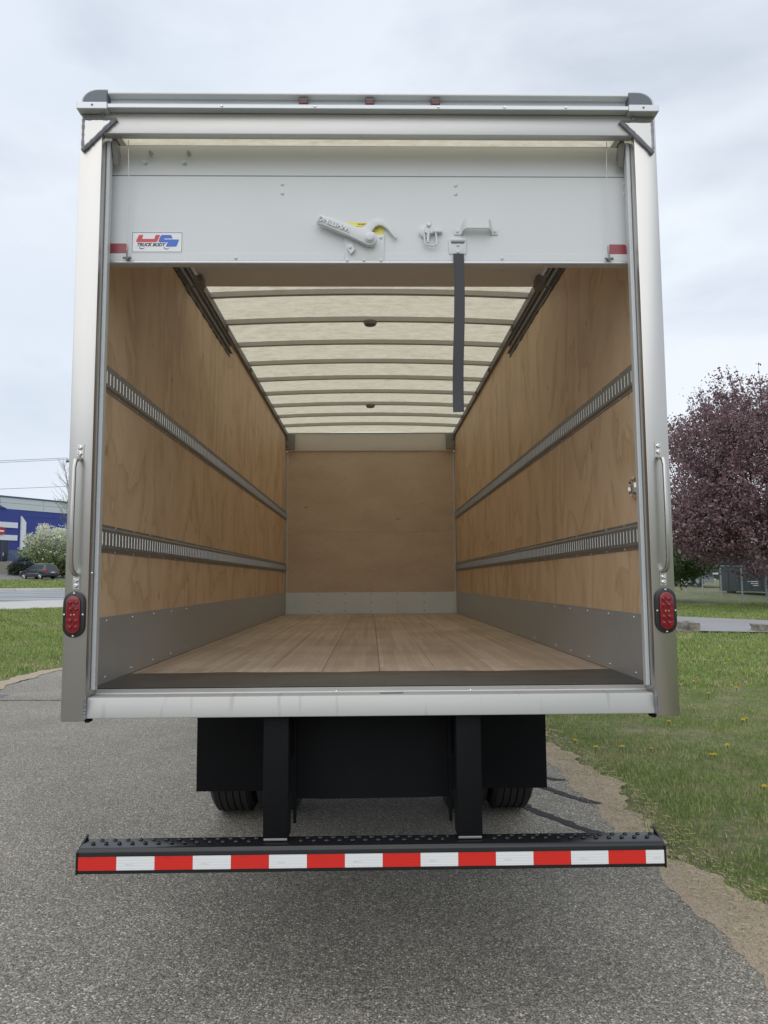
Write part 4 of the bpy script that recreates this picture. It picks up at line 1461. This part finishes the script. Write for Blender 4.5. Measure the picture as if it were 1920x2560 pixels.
# purple-leaved tree on the right
def purple_tree():
    x, y = 17.9, 29.6
    z = h(x, y)
    tr_ = thing("purple_leaf_tree", "big purple-leaved tree standing on the lawn to the right of the truck", "tree", (x, y, z))
    mb = MB()
    tips = []
    base = Vector((x, y, z - .2))
    mb.tube([base, base + Vector((.03, 0, 1.2)), base + Vector((0, .05, 2.1))], [.24, .19, .18], 10)
    for k in range(7):
        a = 2 * math.pi * k / 7 + random.uniform(-.3, .3)
        lean = random.uniform(.45, .85)
        limb(mb, base + Vector((0, .05, random.uniform(1.6, 2.1))), (math.cos(a) * lean, math.sin(a) * lean, 1), random.uniform(3.1, 3.9), .10, 3, tips, .55, .22, 4, 3, .70)
    P_(mb, "trunk", M['bark'], parent=tr_)
    C = []
    sh = MB()
    for p, d in tips:
        n = random.randint(15, 26)
        for _ in range(n):
            C.append(p + d * random.uniform(-.25, .3) + Vector((random.gauss(0, .15), random.gauss(0, .15), random.gauss(0, .13))))
    # upright shoots breaking the outline
    for k in range(120):
        a = random.uniform(0, 2 * math.pi)
        e = random.uniform(.15, 1.35)
        st = Vector((x + 4.3 * math.cos(a) * math.cos(e), y + 4.0 * math.sin(a) * math.cos(e), z + 5.75 + 4.1 * math.sin(e)))
        dr = Vector((math.cos(a) * .35, math.sin(a) * .35, 1)).normalized()
        ln = random.uniform(.5, 1.5)
        en = st + dr * ln
        sh.tube([st - dr * .5, st, en], [.02, .014, .004], 4)
        for q in range(int(ln * 26)):
            f = random.random()
            C.append(st.lerp(en, f) + Vector((random.gauss(0, .06), random.gauss(0, .06), random.gauss(0, .03))))
    stuff(P_(sh, "shoots", M['bark'], parent=tr_))
    C = np.array(C)
    # fill: lower, dense part of the crown
    nF = 84000
    cen = np.array([x, y, z + 5.75])
    U = RNG.normal(size=(nF, 3))
    U /= np.linalg.norm(U, axis=1)[:, None]
    R = (RNG.uniform(.25, 1.0, nF) ** .55)[:, None]
    lum = 1 + .10 * np.sin(U[:, :1] * 7 + 1) * np.cos(U[:, 1:2] * 6) + .08 * np.sin(U[:, 2:3] * 11 + U[:, :1] * 5)
    Q = cen + U * R * lum * np.array([4.9, 4.5, 4.25])
    # clumping
    g = np.sin(Q[:, 0] * 2.3 + 1.1) * np.sin(Q[:, 1] * 2.1) * np.sin(Q[:, 2] * 2.6 + .6)
    keep = g + RNG.normal(0, .30, nF) > -.52
    Q = Q[keep]
    # a low lobe reaching towards the truck
    U2 = RNG.normal(size=(16000, 3))
    U2 /= np.linalg.norm(U2, axis=1)[:, None]
    Q2 = np.array([x - 2.9, y - .3, z + 3.9]) + U2 * (RNG.uniform(.1, 1.0, 16000) ** .5)[:, None] * np.array([2.7, 2.4, 1.75])
    Q = np.concatenate([Q, Q2])
    # gather the leaves into sprays
    cc = Q[RNG.choice(len(Q), len(Q) // 9, replace=False)]
    Q = (cc[:, None, :] + RNG.normal(0, 1, (len(cc), 9, 3)) * np.array([.13, .13, .10])).reshape(-1, 3)
    C = np.concatenate([C, Q])
    zr = (C[:, 2] - z - 2.0) / 8
    tint = np.clip(.42 + RNG.normal(0, .2, len(C)), 0, 1)
    V, F, T = quads(C, RNG.uniform(.04, .092, len(C)), tint)
    np_mesh("crown", V, F, M['leaf_purple'], tr_, T)
    return C


pt = purple_tree()


def bushy(name, label, cat, x, y, r, zc, n, size, leaf, trunk_h=None, group=None, tint0=.4, seed=0, z0=None, topsplit=None):
    z = h(x, y) if z0 is None else z0
    o = thing(name, label, cat, (x, y, z), group=group)
    mb = MB()
    tips = []
    hh = trunk_h if trunk_h else zc * .7
    base = Vector((x, y, z - .1))
    rr = max(.05, r[0] * .045)
    mb.tube([base, base + Vector((.02, .02, hh * .6)), base + Vector((0, .03, hh))], [rr * 1.3, rr, rr * .85], 8)
    for k in range(5):
        a = 2 * math.pi * k / 5 + random.uniform(-.4, .4)
        limb(mb, base + Vector((0, 0, hh * random.uniform(.6, 1))), (math.cos(a), math.sin(a), random.uniform(.4, 1.1)), r[0] * .55, rr * .6, 1, tips, .6, .1, 3, 3, .6)
    P_(mb, "trunk", M['bark'], parent=o)
    U = RNG.normal(size=(n, 3))
    U /= np.linalg.norm(U, axis=1)[:, None]
    R = (RNG.uniform(.2, 1.0, n) ** .45)[:, None]
    ph = seed * 1.7
    lum = 1 + .13 * np.sin(U[:, :1] * 6 + ph) * np.cos(U[:, 1:2] * 5 + ph) + .10 * np.sin(U[:, 2:3] * 9 + U[:, :1] * 6 + ph)
    Q = np.array([x, y, z + zc]) + U * R * lum * np.array(r)
    g = np.sin(Q[:, 0] * 3.1 + ph) * np.sin(Q[:, 1] * 2.7 + ph) * np.sin(Q[:, 2] * 3.3)
    keep = g + RNG.normal(0, .35, n) > -.3
    Q = Q[keep]
    cc = Q[RNG.choice(len(Q), len(Q) // 7, replace=False)]
    Q = (cc[:, None, :] + RNG.normal(0, 1, (len(cc), 7, 3)) * .12 * max(1, r[0] / 3)).reshape(-1, 3)
    T0 = np.clip(tint0 + RNG.normal(0, .2, len(Q)) + (topsplit * (Q[:, 2] - z - zc) / r[2] if topsplit else 0), 0, 1)
    V, F, T = quads(Q, size * RNG.uniform(.65, 1.3, len(Q)), T0)
    np_mesh("crown", V, F, leaf, o, T)
    return o


bushy("green_tree", "low fresh-green tree behind the purple tree, next to the truck's right post", "tree", 16.0, 36.6, (2.35, 2.2, 1.05), 2.05, 15000, .075, M['leaf_green'], 1.4, tint0=.35, seed=2)
bushy("blossom_tree", "white flowering tree with fresh green lower leaves beside the blue building", "tree", -37.6, 86.2, (3.6, 3.2, 2.75), 3.55, 16000, .13, M['leaf_blossom'], 1.4, tint0=.50, seed=5, topsplit=.38)
for i, (x, y, r, zc, lb) in enumerate([
        (-43.0, 88.3, (.95, .9, .80), .75, "low rounded dark shrub left of the parked car, beside the entrance steps"),
        (-41.6, 88.8, (1.7, 1.0, 1.35), 1.6, "tall clipped dark hedge between the entrance steps and the flowering tree"),
        (-40.4, 87.4, (1.1, 1.0, .85), .8, "rounded grey-green shrub directly behind the parked car's bonnet"),
        (-38.6, 88.2, (1.6, 1.1, 1.15), 1.0, "wide rounded shrub under the flowering tree behind the car's roof"),
        (-36.6, 88.6, (1.5, 1.2, 1.2), 1.0, "dark shrub right of the parked car close to the truck's left post")]):
    bushy("shrub", lb, "shrub", x, y, r, zc, 2600, .11, M['leaf_dark'], .3, group="clipped shrubs along the building", tint0=.45, seed=i)

# bare tree with first buds
def bare_tree():
    x, y = -27.7, 67.2
    z = h(x, y)
    o = thing("bare_tree", "nearly bare young tree with first buds, partly hidden by the truck's left post", "tree", (x, y, z))
    mb = MB()
    tips = []
    p = Vector((x, y, z - .1))
    path = [p, p + Vector((0, 0, 3)), p + Vector((-.2, 0, 6)), p + Vector((-.7, 0, 9)), p + Vector((-1.35, 0, 11.9))]
    mb.tube(path, [.16, .13, .10, .06, .012], 8)
    for k in range(46):
        f = random.uniform(.28, .97)
        i = min(3, int(f * 4))
        q = path[i].lerp(path[i + 1], f * 4 - i)
        a = random.uniform(0, 2 * math.pi)
        ln = (1.08 - f) * 2.9 + .35
        limb(mb, q, (math.cos(a) * .8, math.sin(a) * .8, .75), ln, .030 * (1.15 - f) + .009, 1, tips, .55, .25, 3, 2, .6)
    P_(mb, "trunk", M['twig'], parent=o)
    C = np.array([t_[0] for t_ in tips if t_[0].z < z + 8.2])
    C = np.repeat(C, 4, 0) + RNG.normal(0, .12, (len(C) * 4, 3))
    V, F, T = quads(C, .06, np.clip(.75 + RNG.normal(0, .15, len(C)), 0, 1))
    np_mesh("crown", V, F, M['leaf_green'], o, T)


bare_tree()

# utility pole just behind the post, with the wires running off to the left
pole_x, pole_y = -23.6, 57.0
pz0 = h(pole_x, pole_y)
pole = thing("utility_pole", "wooden utility pole with crossarm mostly hidden behind the truck's left post", "pole", (pole_x, pole_y, pz0))
P_(MB().tube([(pole_x, pole_y, pz0 - .5), (pole_x, pole_y, 13.2)], [.17, .12], 10), "shaft", M['bark'], parent=pole)
P_(MB().box(pole_x - 1.0, pole_x + 1.0, pole_y - .07, pole_y + .07, 11.44, 11.56), "crossarm", M['bark'], parent=pole)
M['steelwire'] = mat("wire_grey", (0.25, 0.26, 0.28), 0.5)
for dx in (-.9, -.5, .5, .9):
    P_(MB().lathe([(.05, 0), (.09, .05), (.05, .10), (.08, .15), (.03, .22)], (pole_x + dx, pole_y, 11.565), 'z', 10), "insulator", M['galv'], parent=pole)
for (dx, z1, z2, lb) in ((-.9, 11.80, 11.50, "thin upper power line crossing the sky left of the truck"), (-.5, 11.70, 11.25, "second power line just under the topmost one"), (.0, 9.52, 9.2, "lower single power line above the blue building's roof")):
    pts = []
    for k in range(25):
        f = k / 24
        x = pole_x + dx - 34 * f
        pts.append((x, pole_y + 1.2 * f, z1 + (z2 - z1) * f - 1.0 * f * (1 - f)))
    o = MB().tube(pts, .020, 5).build("power_line", M['steelwire'])
    tag(o, lb, "power line", "power lines left of the truck")

# ================================================================== RIGHT BACKGROUND
# two rough stone blocks by the path
def stone(x0, x1, y, hgt, lb, rz):
    z = h((x0 + x1) / 2, y)
    o = MB()
    nx_, nz_, ny_ = 6, 4, 3
    bmv = bmesh.new()
    bmesh.ops.create_cube(bmv, size=1.0)
    bmesh.ops.subdivide_edges(bmv, edges=bmv.edges, cuts=4, use_grid_fill=True)
    for v in bmv.verts:
        n = Vector((math.sin(v.co.x * 9 + v.co.z * 7 + x0), math.sin(v.co.y * 8 + v.co.x * 5), math.sin(v.co.z * 9 + v.co.y * 6 + x0)))
        v.co = Vector((v.co.x * (x1 - x0), v.co.y * .55, v.co.z * hgt)) + n * .018 + Vector((random.uniform(-.012, .012), random.uniform(-.012, .012), random.uniform(-.012, .012)))
    me = bpy.data.meshes.new("stone_block")
    bmv.to_mesh(me)
    bmv.free()
    me.materials.append(M['stone'])
    ob = bpy.data.objects.new("stone_block", me)
    COL.objects.link(ob)
    ob.location = ((x0 + x1) / 2, y + .27, z + hgt / 2 - .03)
    ob.rotation_euler = (0.02, 0.03, rz)
    tag(ob, lb, "stone block", "stone blocks along the footpath")


stone(8.75, 9.98, 19.7, .36, "long rough stone block by the footpath nearest to the truck", .03)
stone(11.68, 12.9, 19.4, .26, "lower stone block by the footpath at the right edge of the picture", -.05)

# chain link fence
fence = thing("chain_link_fence", "galvanised chain link fence running behind the trees on the right", "fence", (20, 38, h(20, 38)))
fpts = [(18.6, 24.2), (19.0, 27.4), (19.3, 30.6), (19.6, 33.77), (20.05, 37.1), (20.43, 40.3), (20.86, 43.7), (21.3, 47.1), (21.7, 50.5), (22.1, 54.0), (22.6, 58.0), (23.0, 62.0)]
M['fence'] = mat("galvanised_fence", (0.40, 0.43, 0.45), 0.5, 0.4)
for x, y in fpts:
    z = h(x, y)
    P_(MB().tube([(x, y, z - .2), (x, y, z + 1.86)], .045, 8), "fence_post", M['fence'], parent=fence)
mb = MB()
mb.tube([(x, y, h(x, y) + 1.84) for x, y in fpts], .022, 6)
P_(mb, "top_rail", M['fence'], parent=fence)
V, F = [], []
cum = [0]
for a, b in zip(fpts, fpts[1:]):
    cum.append(cum[-1] + math.hypot(b[0] - a[0], b[1] - a[1]))
def along(s):
    s = max(0, min(cum[-1] - 1e-4, s))
    i = max(k for k in range(len(cum)) if cum[k] <= s)
    i = min(i, len(fpts) - 2)
    f = (s - cum[i]) / (cum[i + 1] - cum[i])
    x = fpts[i][0] + (fpts[i + 1][0] - fpts[i][0]) * f
    y = fpts[i][1] + (fpts[i + 1][1] - fpts[i][1]) * f
    return x, y, h(x, y)
s = 0.0
while s < cum[-1]:
    for dr_ in (1, -1):
        a = along(s)
        b = along(s + dr_ * 1.75)
        w_ = .0024
        k = len(V)
        V += [(a[0], a[1], a[2] + .05 - w_), (b[0], b[1], b[2] + 1.82 - w_), (b[0], b[1], b[2] + 1.82 + w_), (a[0], a[1], a[2] + .05 + w_)]
        F.append((k, k + 1, k + 2, k + 3))
    s += .085
stuff(np_mesh("wire_mesh", V, F, M['fence'], fence))

# dark green trailer and the chassis behind the fence
M['trailer_green'] = mat("dark_green_trailer_paint", (0.018, 0.030, 0.032), 0.4)
M['trailer_rib'] = mat("trailer_rib_paint", (0.024, 0.038, 0.040), 0.4)
ty, tx = 44.0, 25.0
tz = h(24.5, 46)
trl = thing("box_trailer", "dark green box trailer standing behind the chain link fence", "trailer", (tx, ty, tz), math.radians(94), local=True)
def T_(mb, n, m, bev=0.0, parent=None):
    return mb.build(n, m, parent or trl, bev)
# local: x along length (away), y towards left = towards fence side
T_(MB().box(-7, 3.3, -1.2, 1.2, .12, 3.1), "body", M['trailer_green'], 0.02)
for x in np.arange(-6.6, 3.2, 1.25):
    T_(MB().box(x, x + .06, 1.2005, 1.23, .3, 3.0), "rib", M['trailer_rib'])
T_(MB().box(-6.9, 3.2, 1.2005, 1.225, 1.42, 1.46), "side_rail", M['trailer_rib'])
M['lettering'] = mat("white_lettering", (.6, .62, .62), .5)
mb = MB()
for k, (x, z, w_) in enumerate([(-1.2, .72, 1.1), (-1.2, .60, .8), (-1.2, .48, .55), (1.9, 1.75, .35), (-4.4, .35, .5), (-4.4, .85, .3)]):
    mb.box(x, x + w_, 1.2005, 1.21, z, z + .05)
T_(mb, "white_markings", M['lettering'])
for x in (-5.4, -4.3, 2.2):
    w = T_(MB().lathe([(.3, -.1), (.46, -.14), (.46, .14), (.3, .1)], (x, 1.0, .40), 'y', 20), "wheel", M['tyre'])
T_(MB().box(3.3, 3.4, -1.1, 1.1, .3, .5), "coupling_beam", M['trailer_rib'])
# lorry tractor seen beyond it
lz = h(27, 60)
lor = thing("parked_lorry", "parked flatbed lorry with large wheel and grey mudguard behind the fence", "lorry", (27.2, 60.0, lz), math.radians(95), local=True)
def L_(mb, n, m, bev=0.0, parent=None):
    return mb.build(n, m, parent or lor, bev)
M['lorry_grey'] = mat("lorry_grey", (.22, .24, .27), .5)
M['lorry_dark'] = mat("lorry_dark", (.035, .037, .042), .5)
L_(MB().box(-5.0, 6.0, -1.1, 1.1, .85, 1.12), "chassis", M['lorry_dark'], .02)
L_(MB().box(-5.2, 1.8, -1.2, 1.2, 1.125, 1.28), "flatbed", M['lorry_dark'], .02)
L_(MB().box(4.0, 6.2, -1.15, 1.15, 1.125, 3.0), "cab", M['lorry_grey'], .12)
L_(MB().box(6.2, 6.24, -1.0, 1.0, 1.9, 2.8), "windscreen", M['glass'])
for x in (-3.2, -1.9, 4.6):
    w = L_(MB().lathe([(.30, -.14), (.5, -.15), (.52, -.1), (.52, .1), (.5, .15), (.30, .14)], (x, 1.05, .52), 'y', 24), "wheel", M['tyre'])
    L_(MB().lathe([(.05, .10), (.26, .08), (.31, .15), (.33, .15)], (x, 1.05, .52), 'y', 20), "rim", M['fence'], parent=w)
    arc_ = [(x + .64 * math.cos(a), .52 + .64 * math.sin(a)) for a in np.linspace(.2, math.pi - .2, 10)]
    arc2 = [(x + .60 * math.cos(a), .52 + .60 * math.sin(a)) for a in np.linspace(math.pi - .2, .2, 10)]
    L_(MB().prism(arc_ + arc2, 'y', .85, 1.22), "mudguard", M['fence'])
L_(MB().box(-4.75, -4.1, .7, 1.2, .25, 1.12), "mud_flap", M['lorry_grey'])
L_(MB().box(-5.25, -5.205, .6, 1.1, .9, 1.05), "white_plate", M['lettering'])
L_(MB().box(-5.25, -5.205, -.4, .4, .9, 1.05), "tail_light", M['redlens'])

# ================================================================== LAWNS
def field_noise(x, y, f, ph):
    return (np.sin(x * f + ph) * np.cos(y * f * 1.13 + ph * 2) + np.sin(x * f * 2.3 + y * f * 1.7 + ph * 3) * .6 + np.sin(x * f * 4.9 - y * f * 3.1 + ph) * .35) / 1.95


def blades(name, n, sampler, hmin, hmax, wid, label=None):
    x, y, scale = sampler(n)
    n = len(x)
    z = HT(x, y) - .02
    hgt = RNG.uniform(hmin, hmax, n) * scale
    fn = field_noise(x, y, 1.9, .7)
    hgt *= 1 + .45 * field_noise(x, y, 3.1, 2.2)
    a = RNG.uniform(0, 2 * math.pi, n)
    w = wid * scale * RNG.uniform(.6, 1.3, n)
    lean = RNG.uniform(.1, .9, n) * hgt
    la = RNG.uniform(0, 2 * math.pi, n)
    bx_, by_ = np.cos(a) * w, np.sin(a) * w
    mx_, my_ = np.cos(la) * lean * .35, np.sin(la) * lean * .35
    tx_, ty_ = np.cos(la) * lean, np.sin(la) * lean
    V = np.stack([np.stack([x - bx_, y - by_, z], 1), np.stack([x + bx_, y + by_, z], 1),
                  np.stack([x + mx_ + bx_ * .75, y + my_ + by_ * .75, z + hgt * .6], 1), np.stack([x + tx_, y + ty_, z + hgt], 1),
                  np.stack([x + mx_ - bx_ * .75, y + my_ - by_ * .75, z + hgt * .6], 1)], 1).reshape(-1, 3)
    k = np.arange(n)[:, None] * 5
    F = np.concatenate([k + np.array([[0, 1, 2, 4]])], 0)
    # body quads and tip as a degenerate-free second quad list -> triangles
    T1 = np.concatenate([k + np.array([[0, 1, 2]]), k + np.array([[0, 2, 4]]), k + np.array([[4, 2, 3]])], 0)
    dry = field_noise(x, y, 2.7, 4.0) * .5 + field_noise(x, y, .8, 1.0) * .5
    tint = .36 + .20 * fn + RNG.normal(0, .12, n)
    isdry = (RNG.uniform(0, 1, n) < np.clip(.08 + .85 * (dry - .14), .05, .75))
    isdry |= (scale < .8) & (RNG.uniform(0, 1, n) < .75)
    tint = np.where(isdry, RNG.uniform(.84, 1.0, n), np.clip(tint, 0, .8))
    o = np_mesh(name, V, T1, M['blade'], None, np.repeat(tint, 5))
    stuff(o)
    return o


def right_near(n):
    y = RNG.uniform(-1.5, 9.5, n)
    x = 1.80 + (RNG.uniform(0, 1, n) ** 1.15) * (2.6 + .68 * (y + 1.5))
    edge = 1.90 + jag(y, 0.16, 2.1, 0.5) + RNG.normal(0, .045, n)
    bald = field_noise(x, y, 1.6, 3.0) + RNG.normal(0, .3, n)
    keep = (x > edge) & (bald > -.85)
    sc_ = np.where(bald > -.42, 1.0, .55)
    return x[keep], y[keep], sc_[keep]


def right_far(n):
    y = RNG.uniform(9.0, 34, n)
    x = y * RNG.uniform(.22, .72, n)
    q = y - (25.0 - .36 * x)                       # skip the footpath strip
    on_path = (y > 19.95 + .29 * (9.4 - x) ) & (y < 25.8 + .85 * (11.78 - x)) & (x > 7)
    keep = ~on_path & (x > 2.3)
    return x[keep], y[keep], (1 + y / 18)[keep]


def left_near(n):
    y = RNG.uniform(8.0, 36, n)
    x = -y * RNG.uniform(.12, .85, n) - 1.0
    q = NX * x + NY * y
    edge = -6.62 + jag(y, 0.25, 1.1, 7.0) + RNG.normal(0, .10, n)
    keep = (q < 31.1) & (x < edge)
    return x[keep], y[keep], (1 + y / 16)[keep]


def left_far(n):
    q = RNG.uniform(54.8, 75.8, n)
    e = RNG.uniform(-25, 80, n)
    x, y = EX * e + NX * q, EY * e + NY * q
    keep = (x < -.22 * y) & (x > -.75 * y)
    return x[keep], y[keep], np.full(keep.sum(), 4.2)


blades("lawn_grass", 190000, right_near, .014, .048, .0026)
blades("lawn_grass", 120000, right_far, .016, .042, .0045)
blades("lawn_grass", 230000, left_near, .016, .042, .0040)
blades("lawn_grass", 60000, left_far, .03, .05, .006)
# dry straw and crumbs on the dirt verge
n = 2600
y = RNG.uniform(-.5, 7, n)
x = 1.72 + RNG.uniform(0, .42, n)
a = RNG.uniform(0, math.pi, n)
ln = RNG.uniform(.006, .035, n)
c_, s_ = np.cos(a) * ln, np.sin(a) * ln
pw = RNG.uniform(.0008, .0016, n)
z = np.full(n, .011) + RNG.uniform(0, .004, n)
V = np.stack([np.stack([x - c_, y - s_, z], 1), np.stack([x + s_ * .05 + pw, y - c_ * .05, z + .002], 1), np.stack([x + c_, y + s_, z + .001], 1), np.stack([x - s_ * .05 - pw, y + c_ * .05, z], 1)], 1).reshape(-1, 3)
stuff(np_mesh("dry_straw", V, np.arange(n * 4).reshape(n, 4), M['blade'], None, np.repeat(RNG.uniform(.82, 1, n), 4)))

# dandelions
M['dandelion'] = mat("dandelion_yellow", (0.85, 0.62, 0.02), 0.6)
def dandelion():
    o = thing("dandelion", "small yellow dandelion flower in the grass right of the truck", "dandelion", (0, 0, 0), group="dandelions in the right lawn", local=True)
    MB().tube([(0, 0, 0), (.004, .002, .03), (.006, .004, .058)], .0025, 5).build("stem", M['leaf_green'], o)
    mb = MB()
    for ring, (rr, zz_, nn) in enumerate(((.019, .060, 14), (.013, .066, 10), (.006, .069, 6))):
        for k in range(nn):
            a = 2 * math.pi * k / nn + ring * .3
            a2 = a + 2.4 / nn
            mb.add([(.006, .004, .057), (.006 + rr * math.cos(a), .004 + rr * math.sin(a), zz_), (.006 + rr * 1.08 * math.cos((a + a2) / 2), .004 + rr * 1.08 * math.sin((a + a2) / 2), zz_ - .001), (.006 + rr * math.cos(a2), .004 + rr * math.sin(a2), zz_)], [(0, 1, 2, 3)])
    mb.build("flower_head", M['dandelion'], o, smooth=0)
    return o


dspots = [(2.121, 4.945), (2.234, 4.621), (2.512, 4.622), (2.753, 4.517), (4.191, 6.781), (4.431, 6.04), (4.495, 6.056), (3.603, 4.659), (3.23, 4.239), (3.278, 4.237), (3.158, 3.155), (3.493, 5.936), (8.632, 15.484), (7.405, 12.414), (6.756, 10.42), (5.244, 9.143), (5.534, 8.408), (4.854, 7.865)]
dlab = ["leftmost small yellow dandelion of the row just right of the mud flap",
        "second small dandelion from the left in the row beside the mud flap",
        "third small dandelion from the left in the row beside the mud flap",
        "rightmost small dandelion of the row beside the mud flap",
        "dandelion in the grass a little right of the bottom of the right corner post",
        "left one of the close dandelion pair near the picture's right edge",
        "right one of the close dandelion pair near the picture's right edge",
        "single dandelion below the close pair near the right edge",
        "left one of the lower dandelion pair in the middle of the right lawn",
        "right one of the lower dandelion pair in the middle of the right lawn",
        "nearest and lowest dandelion, at the right edge of the picture",
        "dandelion showing just under the bottom end of the right corner post",
        "farthest small dandelion, on the lawn below the footpath",
        "second farthest small dandelion on the lawn below the footpath",
        "small far dandelion closest to the right edge, midway up the lawn",
        "small far dandelion closest to the truck's right corner post",
        "small dandelion in the middle of the far group right of the corner post",
        "lowest small dandelion of the far group right of the corner post"]
d0 = dandelion()
for i, (x, y) in enumerate(dspots):
    d = d0 if i == 0 else copy_tree(d0)
    d['label'] = dlab[i]
    d.location = (x, y, h(x, y) - .050)
    d.rotation_euler = (random.uniform(-.25, .25), random.uniform(-.25, .25), random.uniform(0, 6))
    d.scale = (1.35,) * 3 if i < 12 else (1.8,) * 3
# pale dead leaf at the right
lf = MB().add([(-.03, 0, .0), (-.012, .016, .012), (.02, .014, .016), (.04, 0, .008), (.02, -.013, .004), (-.012, -.014, .003)], [(0, 1, 2), (0, 2, 3), (0, 3, 4), (0, 4, 5)])
M['deadleaf'] = mat("bleached_leaf", (.52, .50, .42), .8)
o = lf.build("fallen_leaf", M['deadleaf'], smooth=0)
o.location = (2.165, 1.611, .05)
o.rotation_euler = (.5, .6, 1.0)
tag(o, "pale dead leaf lying in the grass near the right edge of the picture", "leaf")

# loose grit on the verge and spilling over the asphalt edge
n = 9000
y = RNG.uniform(-.6, 7.5, n)
x = 1.70 + RNG.normal(0, .13, n) + RNG.uniform(0, .22, n)
r = RNG.uniform(.0018, .0052, n)
base = np.array([[-1, 0, 0], [0, -1, .1], [1, 0, 0], [0, 1, -.1], [.1, 0, .8], [0, .1, -.6]], dtype=float)
th = RNG.uniform(0, 6.28, n)
ca, sa = np.cos(th), np.sin(th)
Vb = base[None] * r[:, None, None] * RNG.uniform(.6, 1.2, (n, 1, 3))
V = np.stack([Vb[..., 0] * ca[:, None] - Vb[..., 1] * sa[:, None] + x[:, None], Vb[..., 0] * sa[:, None] + Vb[..., 1] * ca[:, None] + y[:, None], Vb[..., 2] + .006], 2).reshape(-1, 3)
T = np.array([[0, 1, 4], [1, 2, 4], [2, 3, 4], [3, 0, 4], [1, 0, 5], [2, 1, 5], [3, 2, 5], [0, 3, 5]])
F = (np.arange(n)[:, None, None] * 6 + T[None]).reshape(-1, 3)
M['grit'] = mat("loose_grit", (.3, .27, .22), .9)
t = NT(M['grit'])
at = t("ShaderNodeAttribute", attribute_name="tint")
t.col(t.ramp(at.outputs["Fac"], [(0, (.26, .215, .165)), (.5, (.42, .36, .28)), (1, (.68, .63, .55))]))
stuff(np_mesh("loose_grit", V, F, M['grit'], None, np.repeat(RNG.uniform(0, 1, n), 6)))


def creeping(n):
    y = RNG.uniform(-1.0, 8.0, n)
    edge = 1.92 + jag(y, 0.16, 2.1, 0.5)
    x = edge - np.abs(RNG.normal(0, .10, n))
    g = field_noise(x, y, 7.0, 1.3)
    keep = (g > -.1) & (x > 1.72)
    return x[keep], y[keep], np.full(keep.sum(), .8)


blades("lawn_grass", 26000, creeping, .012, .036, .0026)

# far woods closing the horizon
n = 15000
a = RNG.uniform(math.radians(-62), math.radians(75), n)
rad = RNG.uniform(185, 235, n)
x, y = np.sin(a) * rad, np.cos(a) * rad
top = 8.5 + 2.6 * np.sin(a * 37) + 1.8 * np.sin(a * 91 + 1) + 1.2 * np.sin(a * 173)
z = HT(x, y) + top * RNG.uniform(0, 1, n) ** .8
V, F, T = quads(np.stack([x, y, z], 1), 1.6, np.clip(RNG.normal(.4, .2, n), 0, 1))
stuff(np_mesh("distant_woods", V, F, M['leaf_dark'], None, T))
